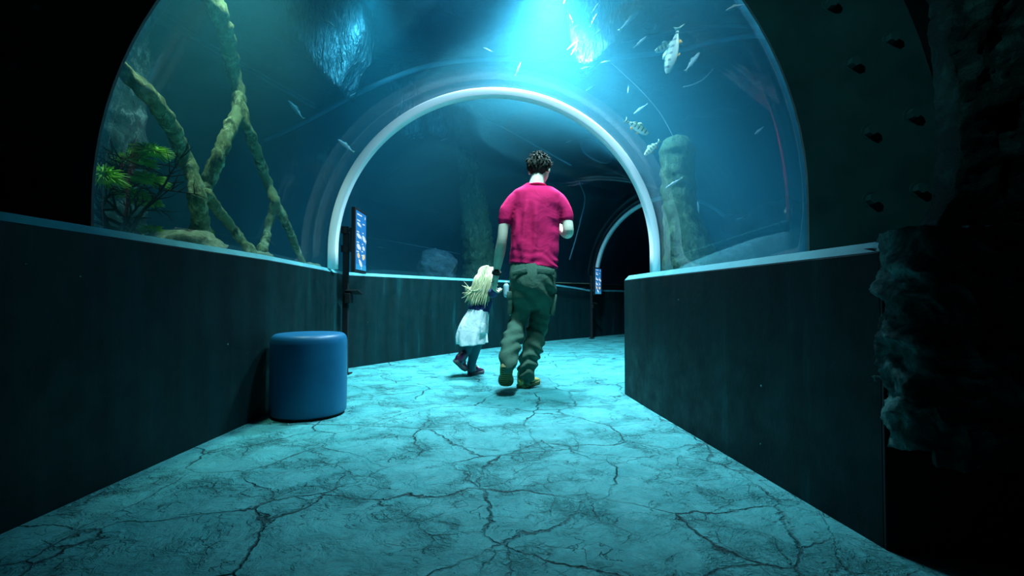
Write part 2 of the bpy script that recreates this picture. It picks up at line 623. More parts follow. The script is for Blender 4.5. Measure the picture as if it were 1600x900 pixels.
# rings at the joints of the vault
def ring(name, label, c, head, R, zc, low_l, low_r, t, w):
    bm = bmesh.new()
    h = radians(head)
    r = Vector((cos(h), -sin(h), 0)); f = Vector((sin(h), cos(h), 0))
    n = 72
    ang = [pi * k / n for k in range(n + 1)]
    prof = [(-R, low_l, -1, 0)] + [(-R * cos(a), zc + R * sin(a), -cos(a), sin(a)) for a in ang] + [(R, low_r, 1, 0)]
    rows = []
    for u, z, nu, nz in prof:
        b = Vector((c[0], c[1], 0)) + r * u + Vector((0, 0, z))
        nn = r * nu + Vector((0, 0, nz))
        e = 0.006
        rows.append([bm.verts.new(b + nn * x + f * y) for x, y in
                     ((-t, -w + e), (-t + e, -w), (-e, -w), (0, -w + e), (0, w - e), (-e, w), (-t + e, w), (-t, w - e))])
    for a, b in zip(rows, rows[1:]):
        for k in range(8):
            bm.faces.new((a[k], a[(k + 1) % 8], b[(k + 1) % 8], b[k]))
    bm.faces.new(rows[0]); bm.faces.new(rows[-1])
    o = link(name, bm, M['ring'])
    return props(o, label, 'arch ring', 'white rings at the joints of the tunnel')


ring('arch_ring', 'large white arch ring spanning the tunnel above the man', (-0.125, 4.2), -4, 1.445, 1.08, 0.93, 0.83, 0.068, 0.045)
ring('arch_ring', 'smaller far white arch ring behind the right wall at the bend', (2.36, 7.42), 44, 1.275, 0.99, 0.86, 0.80, 0.05, 0.035)
# ------------------------------------------------------------------ more materials
def mat_bark(name, c0, c1, c2, bdist=0.02):
    m = NT(name)
    v = m.coord()
    vs = m.coord((1, 1, 0.45))
    f = m.noise(vs, 22, 8, 0.7)
    c = m.ramp(f, [(0.40, c0), (0.51, c1), (0.62, c2)])  # lit ridges and dark crevices strengthened in the bark colour
    m.base(m.mix(m.ramp(m.noise(v, 5, 3), [(0.42, (0, 0, 0)), (0.6, (1, 1, 1))]), c, c1))
    m.rough(0.85)
    m.b.inputs['Specular IOR Level'].default_value = 0.2
    m.normal(m.bump(m.noise(v, 60, 6, 0.7), 0.6, bdist * 0.3, m.bump(f, 1.0, bdist)))
    return m.m


def mat_fish(name, back, belly, bars=True, barcol=(0.03, 0.07, 0.05)):
    m = NT(name)
    c = m.n('ShaderNodeTexCoord')
    sx = m.n('ShaderNodeSeparateXYZ')
    m.l(c.outputs['Object'], sx.inputs[0])
    up = m.n('ShaderNodeMapRange')
    m.l(sx.outputs['Z'], up.inputs['Value'])
    up.inputs['From Min'].default_value = -0.10; up.inputs['From Max'].default_value = 0.12
    col = m.ramp(up.outputs['Result'], [(0.2, belly), (0.62, tuple((a + b) / 2 for a, b in zip(back, belly))), (0.92, back)])
    if bars:
        w = m.n('ShaderNodeTexWave', wave_type='BANDS', bands_direction='X', Scale=2.15, Distortion=1.6, Detail=2)
        m.l(c.outputs['Object'], w.inputs['Vector'])
        b = m.ramp(w.outputs['Fac'], [(0.66, (0, 0, 0)), (0.80, (1, 1, 1))])
        side = m.ramp(up.outputs['Result'], [(0.18, (0, 0, 0)), (0.40, (1, 1, 1))])
        col = m.mix(m.math('MULTIPLY', m.math('MULTIPLY', b, side), 0.85), col, barcol)
    m.base(col)
    m.rough(0.3)
    vo = m.n('ShaderNodeTexVoronoi', Scale=60.0)
    m.l(c.outputs['Object'], vo.inputs['Vector'])
    m.normal(m.bump(vo.outputs['Distance'], 0.25, 0.01))
    return m.m


def mat_cloth(name, c, c2=None, rough=0.85, scale=9, weave=420, wr=0.35):
    m = NT(name)
    v = m.coord()
    m.base(m.ramp(m.noise(v, scale, 4), [(0.3, c2 or tuple(x * 0.82 for x in c)), (0.7, c)]))
    m.rough(rough)
    m.b.inputs['Specular IOR Level'].default_value = 0.15
    m.b.inputs['Sheen Weight'].default_value = 0.0
    m.normal(m.bump(m.noise(v, weave, 2), 0.08, 0.001, m.bump(m.noise(v, 9, 3, 0.5, 0.8), wr, 0.02)))
    return m.m


def mat_rock(name, c0, c1, c2, scale=5, bdist=0.05, rough=0.75, spec=0.3):
    m = NT(name)
    v = m.coord()
    f = m.noise(v, scale, 9, 0.68, 0.4)
    m.base(m.ramp(f, [(0.3, c0), (0.5, c1), (0.75, c2)]))
    m.rough(rough)
    m.b.inputs['Specular IOR Level'].default_value = spec
    m.normal(m.bump(m.noise(v, scale * 8, 8, 0.7), 0.8, bdist * 0.25, m.bump(f, 1.0, bdist)))
    return m.m


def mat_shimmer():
    m = NT('painted_glint_streaks')
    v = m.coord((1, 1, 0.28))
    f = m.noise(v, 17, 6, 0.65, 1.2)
    m.base(m.ramp(f, [(0.40, (0.03, 0.10, 0.12)), (0.58, (0.10, 0.24, 0.27)), (0.68, (0.50, 0.66, 0.68))]))  # pale streaks are glints painted into the base colour
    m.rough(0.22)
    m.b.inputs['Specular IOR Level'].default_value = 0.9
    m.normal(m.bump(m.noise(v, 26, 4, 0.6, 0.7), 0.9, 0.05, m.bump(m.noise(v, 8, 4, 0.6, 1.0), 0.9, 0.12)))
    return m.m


M.update({
    'bark': mat_bark('mossy_root_bark', (0.03, 0.045, 0.015), (0.22, 0.28, 0.12), (0.66, 0.72, 0.40)),
    'trunk': mat_bark('dark_trunk_bark', (0.02, 0.05, 0.03), (0.06, 0.12, 0.06), (0.16, 0.24, 0.12), 0.04),
    'pale_trunk': mat_bark('pale_trunk_bark', (0.02, 0.045, 0.04), (0.06, 0.11, 0.10), (0.34, 0.46, 0.42), 0.05),
    'twig': mat_plain('dark_twig', (0.010, 0.014, 0.010), 0.8, spec=0.1),
    'weed': mat_noise('bright_green_weed', (0.10, 0.36, 0.01), (0.34, 0.75, 0.04), 20, 0.6, 0.2),
    'rock': mat_rock('lit_rough_rock', (0.005, 0.022, 0.022), (0.04, 0.15, 0.14), (0.30, 0.66, 0.62), 9, 0.05),  # edge highlights put into the pale ridge tone
    'rock_shaded': mat_rock('shaded_rough_rock', (0.002, 0.008, 0.008), (0.005, 0.02, 0.02), (0.05, 0.13, 0.12), 9, 0.05),  # same rock with its shade put into the colour
    'tank_rock': mat_rock('tank_rock', (0.03, 0.06, 0.07), (0.09, 0.15, 0.16), (0.2, 0.3, 0.3), 4, 0.08),
    'dark_rock': mat_rock('dark_tank_rock', (0.004, 0.010, 0.016), (0.010, 0.022, 0.034), (0.02, 0.04, 0.055), 2, 0.1, 0.9, 0.1),
    'shimmer': mat_shimmer(),
    'perch': mat_fish('perch_scales', (0.16, 0.34, 0.16), (0.90, 0.95, 0.78)),
    'silver': mat_fish('silver_scales', (0.12, 0.26, 0.26), (0.80, 0.90, 0.88), False),
    'dark_fish': mat_fish('dark_scales', (0.02, 0.06, 0.07), (0.08, 0.16, 0.17), False),
    'fin': mat_plain('pale_fin', (0.30, 0.45, 0.32), 0.5),
    'fin_orange': mat_plain('orange_fin', (0.95, 0.38, 0.03), 0.5),
    'eye_dark': mat_plain('dark_eye', (0.01, 0.01, 0.01), 0.15),
    'eye_white': mat_plain('eye_white', (0.8, 0.82, 0.8), 0.25),
    'pale_arc': mat_plain('pale_tube', (0.30, 0.46, 0.50), 0.6),  # shared by the solid reflection arcs, some cables and the hoop rim
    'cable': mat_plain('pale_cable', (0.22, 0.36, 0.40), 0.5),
    'pouf': mat_noise('blue_leatherette', (0.003, 0.10, 0.215), (0.005, 0.125, 0.25), 6, 0.42, 0.08, 260, 0.001, 0.4),
    'screen': mat_plain('screen_blue', (0.01, 0.05, 0.12), 0.2, emit=0.62, ecol=(0.02, 0.25, 0.66)),
    'screen_foot': mat_plain('screen_light_blue', (0.01, 0.05, 0.12), 0.2, emit=0.7, ecol=(0.03, 0.42, 0.75)),
    'scr_white': mat_plain('screen_white', (0.1, 0.1, 0.1), 0.2, emit=0.85, ecol=(0.65, 0.85, 1.0)),
    'scr_yellow': mat_plain('screen_yellow', (0.1, 0.1, 0.1), 0.2, emit=0.8, ecol=(0.85, 0.72, 0.35)),
    'skin': mat_noise('skin', (0.56, 0.54, 0.40), (0.68, 0.64, 0.48), 14, 0.5, 0.06, 200, 0.001, 0.35),
    'shirt': mat_cloth('crimson_jersey', (0.72, 0.014, 0.115), (0.60, 0.011, 0.095)),
    'trouser': mat_cloth('olive_twill', (0.070, 0.150, 0.105), (0.048, 0.112, 0.076), wr=0.6),
    'hair_dark': mat_noise('dark_hair', (0.008, 0.011, 0.008), (0.03, 0.034, 0.026), 60, 0.8, 0.3, 160, 0.003, 0.12),
    'hair_blond': mat_noise('blond_hair', (0.40, 0.42, 0.20), (0.82, 0.80, 0.48), 40, 0.5, 0.2, 160, 0.002, 0.4, (2, 2, 0.4)),
    'shoe': mat_noise('tan_shoe_leather', (0.36, 0.34, 0.08), (0.52, 0.48, 0.15), 20, 0.6, 0.2),
    'sole': mat_noise('shoe_rubber', (0.13, 0.13, 0.05), (0.22, 0.21, 0.08), 40, 0.8, 0.4, 120, 0.004),
    'boot': mat_noise('plum_boot', (0.022, 0.006, 0.024), (0.045, 0.010, 0.042), 20, 0.35, 0.1),
    'boot_sole': mat_plain('boot_sole', (0.05, 0.06, 0.07), 0.7),
    'lace': mat_plain('pale_lace', (0.6, 0.62, 0.6), 0.7),
    'navy': mat_cloth('navy_knit', (0.012, 0.035, 0.11), (0.008, 0.022, 0.075)),
    'skirt': mat_cloth('pale_cotton', (0.68, 0.84, 0.83), (0.58, 0.74, 0.74), wr=0.9),
    'tights': mat_cloth('teal_tights', (0.035, 0.15, 0.18)),
    'strap': mat_plain('watch_strap', (0.02, 0.025, 0.02), 0.6),
    'bottle': mat_plain('pale_plastic', (0.45, 0.70, 0.74), 0.25),
})


# ------------------------------------------------------------------ portal details
FLY = 1.932
for px, py in ((1390, 62), (1330, 100), (1422, 180), (1356, 206), (1432, 296), (1358, 312), (1295, 8), (1345, -50), (22, 105), (2, 229), (60, 10), (-35, 210)):
    p = P(px, py, FLY)
    bm = bmesh.new()
    add_cyl(bm, (0, 0, 0.001), (0, -0.006, 0), 0.030, n=24)
    bmesh.ops.create_cone(bm, cap_ends=True, segments=6, radius1=0.022, radius2=0.021, depth=0.026,
                          matrix=Matrix.Translation((0, -0.018, 0)) @ Matrix.Rotation(pi / 2, 4, 'X') @ Matrix.Rotation(px * 0.37, 4, 'Z'))
    b = link('bolt', bm, M['steel'], flange, smooth=False)
    b.location = p


def ridged(p, octv=5):
    s, a, f = 0.0, 1.0, 1.0
    for _ in range(octv):
        s += a * (1 - 2 * abs(noise.noise(p * f)))
        a *= 0.5
        f *= 2.1
    return s


def rock_sheet(name, fn, nu, nv, mat, amp, freq, seed, thick=0.12, edge=None):
    """a rough sheet fn(u, v) -> (point, outward normal), pushed out by ridged noise, with a back so that it has depth"""
    bm = bmesh.new()
    g, back = [], []
    for i in range(nu + 1):
        r, rb = [], []
        for j in range(nv + 1):
            p, n = fn(i / nu, j / nv)
            q = p * freq + Vector((seed, seed * 0.7, 0))
            d = amp * (0.55 * ridged(q, 7) + 0.35 * noise.noise(q * 0.55) + 0.25)
            e = edge(i / nu, j / nv) if edge else 1.0
            jit = Vector((ridged(q * 1.7, 4), 0, ridged(q * 1.9 + Vector((5, 5, 5)), 4))) * amp * 0.22
            r.append(bm.verts.new(p + n * d * e + jit))
            rb.append(bm.verts.new(p - n * thick + jit))
        g.append(r); back.append(rb)
    for i in range(nu):
        for j in range(nv):
            bm.faces.new((g[i][j], g[i + 1][j], g[i + 1][j + 1], g[i][j + 1]))
            bm.faces.new((back[i][j], back[i][j + 1], back[i + 1][j + 1], back[i + 1][j]))
    for i in range(nu):
        bm.faces.new((g[i][0], back[i][0], back[i + 1][0], g[i + 1][0]))
        bm.faces.new((g[i][nv], g[i + 1][nv], back[i + 1][nv], back[i][nv]))
    for j in range(nv):
        bm.faces.new((g[0][j], g[0][j + 1], back[0][j + 1], back[0][j]))
        bm.faces.new((g[nu][j], back[nu][j], back[nu][j + 1], g[nu][j + 1]))
    return link(name, bm, mat)


CLAD = catmull([(1.06, 1.36), (1.030, 1.315), (1.012, 1.26), (1.04, 1.205), (1.15, 1.19), (1.6, 1.16), (2.1, 1.11), (2.6, 1.05)], 12)
CLEN = [0.0]
for q0, q1 in zip(CLAD, CLAD[1:]):
    CLEN.append(CLEN[-1] + sqrt((q1[0] - q0[0]) ** 2 + (q1[1] - q0[1]) ** 2))


def cladding(u, v):
    s_ = u * CLEN[-1] * 0.9999
    k = max(i for i in range(len(CLEN)) if CLEN[i] <= s_)
    t = (s_ - CLEN[k]) / (CLEN[k + 1] - CLEN[k])
    a, b = Vector((*CLAD[k], 0)), Vector((*CLAD[k + 1], 0))
    d = (b - a).normalized()
    p = a.lerp(b, t)
    lo = 0.30 - 0.05 * sin(u * 9) * (u > 0.1) - 0.05 * max(0, 1 - u * 9)
    return Vector((p.x, p.y, lo + (0.85 - lo) * v)), Vector((d.y, -d.x, 0))


def clad_edge(u, v):
    return min(1.0, 0.35 + 1.1 * sin(pi * min(1, v * .98 + .01)))


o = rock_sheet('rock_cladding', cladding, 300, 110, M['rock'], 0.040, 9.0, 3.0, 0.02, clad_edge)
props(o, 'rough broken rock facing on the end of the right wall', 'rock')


def upper(u, v):
    z = 0.84 + 2.6 * v
    x = 1.225 + 0.02 * noise.noise(Vector((z * 3, 0, 0))) - 0.07 * max(0, 1 - v * 22) + 1.5 * u
    return Vector((x, 1.36, z)), Vector((-0.05, -1, 0))


o = rock_sheet('rock_outcrop', upper, 90, 240, M['rock_shaded'], 0.040, 9.0, 9.0, 0.04)
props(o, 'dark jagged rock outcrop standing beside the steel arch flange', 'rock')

# ------------------------------------------------------------------ stool
st = thing('round_stool', 'blue round upholstered stool standing by the left wall', 'stool', (-1.195, 2.84, 0))
bm = bmesh.new()
prof = [(0.0, 0.012), (0.190, 0.012), (0.203, 0.016), (0.209, 0.028), (0.211, 0.10), (0.212, 0.25), (0.212, 0.40), (0.210, 0.435), (0.204, 0.455),
        (0.192, 0.468), (0.172, 0.4745), (0.12, 0.477), (0.0, 0.478)]
prof = [prof[0]] + catmull(prof[1:], 4)
n = 72
rows = []
for r, z in prof:
    rows.append([bm.verts.new((r * cos(2 * pi * k / n), r * sin(2 * pi * k / n), z)) for k in range(n)] if r > 1e-6 else [bm.verts.new((0, 0, z))])
for a, b in zip(rows, rows[1:]):
    for k in range(n):
        k2 = (k + 1) % n
        if len(a) == 1: bm.faces.new((a[0], b[k2], b[k]))
        elif len(b) == 1: bm.faces.new((a[k], a[k2], b[0]))
        else: bm.faces.new((a[k], a[k2], b[k2], b[k]))
link('upholstery', bm, M['pouf'], st)
bm = bmesh.new()
add_cyl(bm, (0, 0, 0), (0, 0, 0.014), 0.195, n=48)
link('base', bm, M['black'], st, smooth=False)


# ------------------------------------------------------------------ information screens
def info_screen(name, label, loc, rz, scale, tilt=0.0):
    root = thing(name, label, 'screen', loc, rz, 'fish guide screens along the tunnel')
    root.scale = (scale,) * 3
    w, h = 0.36, 0.585
    z0 = 0.915
    # local: screen faces -Y, post behind at +Y
    bm = bmesh.new()
    add_box(bm, (w, 0.035, h), (0, 0, z0 + h / 2), bev=0.004)
    fr = link('screen_housing', bm, M['black'], root, smooth=False)
    bm = bmesh.new()
    add_box(bm, (w - 0.04, 0.004, h - 0.05), (0, -0.0185, z0 + h / 2))
    pn = link('screen_panel', bm, M['screen'], root, smooth=False)
    pn['label'] = 'glowing blue panel with rows of fish pictures'
    bm = bmesh.new()
    add_box(bm, (w - 0.04, 0.002, 0.05), (0, -0.0212, z0 + 0.05))
    link('menu_strip', bm, M['screen_foot'], pn, smooth=False)
    f = -0.0225
    for x, z, L, H in ((-0.06, h - 0.055, .14, .012), (0.12, h - 0.06, .012, .025), (-0.09, 0.475, .09, .01), (0.07, 0.46, .06, .01), (-0.11, 0.37, .06, .01), (0.05, 0.375, .03, .01),
                       (-0.11, 0.275, .06, .01), (0.04, 0.27, .03, .01), (-0.11, 0.19, .06, .01), (0.03, 0.20, .04, .01), (0.03, 0.165, .03, .01), (-0.06, 0.115, .04, .01), (0.0, 0.04, .02, .01)):
        bm = bmesh.new()
        add_box(bm, (L, 0.002, H), (x, f, z0 + z))
        link('caption', bm, M['scr_white'], pn, smooth=False)

    def fishpic(x, z, L, H, ang):
        bm2 = bmesh.new()
        R = Matrix.Rotation(ang, 3, 'Y')
        add_ball(bm2, (x, f, z0 + z), 1, (L / 2, 0.0015, H / 2), R, 14, 8)
        c = Vector((x, f, z0 + z)) + R @ Vector((L * 0.5, 0, 0))
        t = [bm2.verts.new(c + R @ Vector(v)) for v in ((-L * .08, 0.001, 0), (L * .16, 0.001, H * .45), (L * .16, 0.001, -H * .45))]
        bm2.faces.new(t)
        return bm2
    for x, z, L, H, a, mt in ((-0.08, 0.44, .11, .03, .15, 'scr_white'), (-0.08, 0.335, .13, .04, .15, 'scr_white'), (0.085, 0.325, .12, .05, .3, 'scr_white'),
                              (-0.085, 0.235, .11, .05, .2, 'scr_white'), (0.07, 0.235, .07, .04, .2, 'scr_white'), (-0.09, 0.155, .07, .05, .2, 'scr_yellow'),
                              (0.07, 0.15, .08, .055, -.2, 'scr_yellow'), (-0.02, 0.085, .11, .05, .4, 'scr_white')):
        link('fish_picture', fishpic(x, z, L, H, a), M[mt], pn)
    bm = bmesh.new()
    add_box(bm, (0.035, 0.05, 1.27), (-0.14, 0.075, 0.635), bev=0.004)
    link('post', bm, M['black'], root, smooth=False)
    bm = bmesh.new()
    for dz in (0.21, 0.38):
        add_cyl(bm, (-0.14, 0.02, z0 + dz), (-0.14, 0.10, z0 + dz), 0.016, n=12)
        add_cyl(bm, (-0.14, 0.085, z0 + dz - 0.03), (-0.14, 0.085, z0 + dz + 0.03), 0.034, n=14)
    add_box(bm, (0.12, 0.02, 0.22), (-0.10, 0.028, z0 + 0.29))
    link('mounting_bracket', bm, M['black'], root, smooth=False)
    bm = bmesh.new()
    add_box(bm, (0.13, 0.12, 0.012), (-0.11, 0.01, 0.735), Matrix.Rotation(0.25, 3, 'Y'), 0.002)
    add_box(bm, (0.10, 0.05, 0.09), (-0.13, 0.05, 0.68), None, 0.003)
    link('cable_box', bm, M['black'], root, smooth=False)
    bm = bmesh.new()
    add_box(bm, (0.10, 0.10, 0.012), (-0.14, 0.075, 0.006), None, 0.002)
    link('foot_plate', bm, M['black'], root, smooth=False)
    return root


info_screen('information_screen', 'slim lit fish guide screen on black post beside the stool', (-1.425, 4.46, 0), radians(91.5), 1.0)
info_screen('information_screen', 'small distant lit fish guide screen at foot of the far ring', (1.45, 8.15, 0), radians(58), 0.80)


# ------------------------------------------------------------------ roots and trunks in the tank
def on_roots(px, py, X=-1.95):
    Y = X * 750.0 / (px - 800)
    return P(px, py, Y)


root_t = thing('mangrove_root', 'tall mossy forked roots standing in the tank behind left wall', 'root', on_roots(312, 372))
base = Vector(root_t.location)


def rootpart(name, pts, seed, n=16, mat='bark'):
    bm = bmesh.new()
    q = []
    for k, (px, py, r) in enumerate(pts):
        v = on_roots(px, py, -1.95 - 0.05 * sin(k * 1.7 + seed)) - base
        q.append((v.x, v.y, v.z, r))
    add_tube(bm, q, n, 9, wob=0.42, seed=seed)
    return link(name, bm, M[mat], root_t)


rootpart('root_branch', [(165, 90, .040), (190, 108, .042), (235, 150, .044), (264, 195, .044), (287, 240, .045), (303, 280, .044), (309, 315, .046), (312, 350, .052), (313, 378, .075)], 1)
rootpart('root_branch', [(310, -40, .062), (330, -8, .060), (350, 45, .056), (363, 105, .050), (374, 158, .046), (358, 205, .043), (339, 250, .044), (323, 290, .046), (318, 312, .046)], 2)
rootpart('root_branch', [(372, 150, .040), (385, 195, .037), (402, 240, .037), (418, 285, .036), (432, 318, .036), (447, 350, .033), (460, 380, .030), (473, 410, .032)], 3)
rootpart('root_branch', [(322, 305, .040), (338, 325, .034), (358, 350, .031), (377, 375, .031), (394, 394, .042)], 4)
rootpart('root_branch', [(432, 312, .034), (424, 335, .030), (417, 362, .029), (410, 394, .040)], 5)


def mound(name, label, px, py, rx, rz_, seed, group='sand mounds at the feet of the roots'):
    c = on_roots(px, py)
    bm = bmesh.new()
    bmesh.ops.create_icosphere(bm, subdivisions=4, radius=1.0)
    for v in bm.verts:
        q = v.co.copy()
        k = 1 + 0.25 * noise.noise(q * 2.3 + Vector((seed, 0, 0))) + 0.10 * noise.noise(q * 7 + Vector((0, seed, 0)))
        v.co = Vector((q.x * rx * 0.8, q.y * rx, max(q.z, -0.5) * rz_)) * k
    o = link(name, bm, M['sand'], loc=(c.x, c.y, 0.96))
    return props(o, label, 'sand', group)


mound('sand_mound', 'largest sand mound under the thick forked root', 292, 378, 0.26, 0.13, 1.0)
mound('sand_mound', 'sand mound under the two thin middle root feet', 402, 396, 0.14, 0.085, 2.0)
mound('sand_mound', 'smallest sand mound under the rightmost root tip', 482, 411, 0.15, 0.06, 3.0)


def trunk(name, label, pts, mat, seed, wob=0.28, group=None, n=22):
    """pts: (px, py, Y, radius)"""
    b = P(*pts[0][:3])
    bm = bmesh.new()
    q = []
    for px, py, Y, r in pts:
        v = P(px, py, Y) - b
        q.append((v.x, v.y, v.z, r))
    add_tube(bm, q, n, 10, wob=wob, seed=seed)
    o = link(name, bm, mat, loc=b)
    return props(o, label, 'tree trunk', group)


TG = 'sunken trunks in the tank'
trunk('tree_trunk', 'leaning green mossy trunk rising behind the girl and man', [(750, 450, 7.7, .30), (749, 415, 7.7, .26), (745, 370, 7.7, .235), (740, 310, 7.75, .205), (731, 250, 7.8, .165), (720, 200, 7.9, .14), (703, 110, 8.1, .13), (690, 20, 8.3, .13)], M['trunk'], 11, group=TG)
trunk('tree_trunk', 'flat topped stump spreading behind the right side of the large ring', [(1082, 432, 4.70, .30), (1078, 405, 4.70, .25), (1068, 360, 4.72, .19), (1062, 310, 4.74, .165), (1059, 270, 4.75, .165), (1058, 236, 4.75, .168)], M['trunk'], 12, 0.14, group=TG)
trunk('tree_trunk', 'dark thin trunk beside the left foot of the large ring', [(505, 432, 7.6, .20), (505, 380, 7.6, .17), (507, 300, 7.6, .155), (508, 240, 7.65, .15)], M['trunk'], 13, 0.14, group=TG)
trunk('tree_trunk', 'pale streaked trunk at left edge of arch behind the weeds', [(188, 380, 3.15, .15), (188, 300, 3.15, .13), (190, 220, 3.15, .125), (196, 140, 3.2, .115), (205, 60, 3.2, .105), (212, -20, 3.25, .10)], M['pale_trunk'], 14, 0.4, group=TG)

# brushwood with weed tufts
bw = thing('brushwood', 'tangle of dark bare branches at left edge of arch', 'branches', on_roots(190, 366, -2.02))
bb = Vector(bw.location)
rnd = random.Random(4)


def twig(bm, p, d, L, r, depth):
    q = [(*p, r)]
    c = Vector(p)
    dd = Vector(d)
    for k in range(4):
        dd = (dd + Vector((rnd.uniform(-.25, .25), rnd.uniform(-.25, .25), rnd.uniform(-.22, .22)))).normalized()
        c = c + dd * L / 4
        q.append((*c, r * (1 - 0.2 * (k + 1))))
        if depth and k:
            for _ in range(2):
                nd = (dd + Vector((rnd.uniform(-.9, .9), rnd.uniform(-.9, .9), rnd.uniform(-.6, .7)))).normalized()
                twig(bm, c, nd, L * rnd.uniform(.45, .7), r * 0.5, depth - 1)
    add_tube(bm, q, 5, 2)


for k, (dx, dz, L) in enumerate(((0.2, 0.95, .26), (-0.45, 0.9, .36), (-0.1, 1.0, .38), (0.4, 0.7, .16), (-0.8, 0.25, .30), (-0.7, .5, .34), (0.05, .8, .30), (-.3, .6, .36))):
    bm = bmesh.new()
    twig(bm, (0.02 * (k - 4), 0.04 * (k % 3), 0), (dx, 0.35 * dx, dz), L, 0.014, 2)
    link('branch', bm, M['twig'], bw)
bm = bmesh.new()
for k in range(26):
    z = 0.30 + 0.13 * rnd.random()
    y = rnd.uniform(-0.1, 0.25)
    x = -0.26 + rnd.uniform(0, .1)
    L = rnd.uniform(.16, .34)
    pts = [(x + L * t, y + 0.25 * L * t, z + 0.03 * sin(5 * t + k) - 0.04 * t, 0.004) for t in (0, .33, .66, 1)]
    add_tube(bm, pts, 4, 3)
link('fine_twigs', bm, M['twig'], bw)['kind'] = 'stuff'


def tuft(label, px, py, r, seed, sx=1.4):
    r *= 1.35
    c = on_roots(px, py, -1.93 - 0.02 * seed)
    rd = random.Random(seed)
    bm = bmesh.new()
    for k in range(260):
        a = rd.uniform(0, 2 * pi)
        e = rd.uniform(-0.25, 1.0)
        d = Vector((cos(a) * sqrt(max(0, 1 - e * e)) * sx, sin(a) * sqrt(max(0, 1 - e * e)) * sx, e * 0.8))
        L = r * rd.uniform(0.65, 1.05)
        p1 = d * L * 0.55
        p2 = d * L + Vector((0, 0, -0.18 * r))
        add_tube(bm, [(0, 0, 0, .0022), (*p1, .0035), (*p2, .0015)], 4, 1)
    add_ball(bm, (0, 0, 0.1 * r), r * 0.5, (sx, sx, .7), None, 10, 8)
    o = link('water_weed', bm, M['weed'], loc=c)
    return props(o, label, 'water plant', 'bright green weed tufts at the arch edge')


tuft('bright green weed tuft at the top right of the dark branches', 236, 238, .060, 1, 1.4)
tuft('biggest bright green weed tuft against the arch edge', 160, 278, .085, 2, 1.0)
tuft('green weed tuft in the middle right of the branch tangle', 231, 282, .060, 3)
tuft('dim green weed tuft high in the centre of the branch tangle', 213, 252, .055, 4)
tuft('green weed tuft low in the centre of the branch tangle', 208, 305, .050, 5)
tuft('green weed tuft low on the right of the branch tangle', 228, 316, .045, 6)
tuft('small dark green weed tuft on the ledge beside the sand', 236, 362, .050, 7)
tuft('tiny green sprig growing at the foot of the thick root', 327, 362, .032, 8, 0.8)


# ------------------------------------------------------------------ rocks, pipes, cables and solid reflection shapes in the tank
def boulder(name, label, c, size, seed, mat, rot=0.0, cat='rock', group=None, rough=0.25, flat=3.5):
    bm = bmesh.new()
    bmesh.ops.create_icosphere(bm, subdivisions=5, radius=1.0)
    for v in bm.verts:
        q = v.co.normalized()
        m_ = max(abs(q.x), abs(q.y), abs(q.z))
        q = q * (1 / m_) * 0.45 + q * 0.55 if flat else q
        k = 1 + rough * noise.noise(q * 1.6 + Vector((seed, 0, 0))) + rough * 0.4 * noise.noise(q * 4.5 + Vector((0, seed, 0)))
        v.co = Vector((q.x * size[0], q.y * size[1], q.z * size[2])) * k
    o = link(name, bm, mat, loc=c)
    o.rotation_euler = (0, rot, seed)
    return props(o, label, cat, group)


c = P(1150, 385, 4.8); boulder('boulder', 'pale blocky rock standing in the tank right of the stump', (c.x, c.y, 0.98), (.15, .16, .24), 1.3, M['tank_rock'], 0.1)
c = P(1215, 360, 5.2); boulder('boulder', 'large dim rock in the tank at right edge of arch', (c.x, c.y, 1.15), (.34, .5, .55), 2.1, M['dark_rock'], 0.2)
c = P(684, 412, 7.3); boulder('boulder', 'low pale rock on the tank bed left of the leaning trunk', (c.x, c.y, 1.12), (.28, .22, .28), 3.3, M['tank_rock'])


def glint_slab(label, corners, Y, thick, mat, seed, lean=0.0, n=26):  # made-up solid in place of rippling glints
    """a slab added for surface glints; its visible face has the given outline (photo pixels at distance Y)"""
    pts = [P(px, py, Y + lean * k) for k, (px, py) in enumerate(corners)]
    c = sum(pts, Vector()) / len(pts)
    bm = bmesh.new()
    vs = [bm.verts.new(p - c) for p in pts]
    f = bm.faces.new(vs)
    r = bmesh.ops.extrude_face_region(bm, geom=[f])
    for e in r['geom']:
        if isinstance(e, bmesh.types.BMVert):
            e.co += Vector((0.1 * thick, thick, 0.05 * thick))
    bmesh.ops.triangulate(bm, faces=bm.faces)
    for _ in range(4):
        bmesh.ops.subdivide_edges(bm, edges=[e for e in bm.edges if e.calc_length() > 0.07], cuts=1, use_grid_fill=True)
        bmesh.ops.triangulate(bm, faces=[g for g in bm.faces if len(g.verts) > 3])
    for v in bm.verts:
        q = v.co * 4 + Vector((seed, 0, seed))
        v.co += Vector((noise.noise(q), noise.noise(q + Vector((9, 0, 0))) * 1.6, noise.noise(q + Vector((0, 9, 0))))) * 0.035
    o = link('glint_slab', bm, mat, loc=c)
    return props(o, label, 'rock', 'slabs standing in for glints under the surface')


glint_slab('broad slab standing in for glints beside the bright glow', [(870, -50), (1010, -50), (986, 10), (962, 68), (918, 102), (902, 96)], 5.05, .35, M['shimmer'], 1.0)
glint_slab('large dim slab standing in for glints high at upper left', [(430, -60), (560, -60), (566, 40), (548, 95), (527, 138), (486, 92), (452, 40)], 5.05, .4, M['shimmer'], 2.0)
glint_slab('narrow slab standing in for glints left above the large ring', [(604, 62), (626, 92), (648, 130), (655, 205), (628, 212), (612, 150)], 6.6, .3, M['shimmer'], 3.0)
glint_slab('small pale slab standing in for glints at top left of the large ring', [(661, 140), (684, 158), (694, 196), (684, 212), (666, 200)], 6.9, .2, M['shimmer'], 4.0)


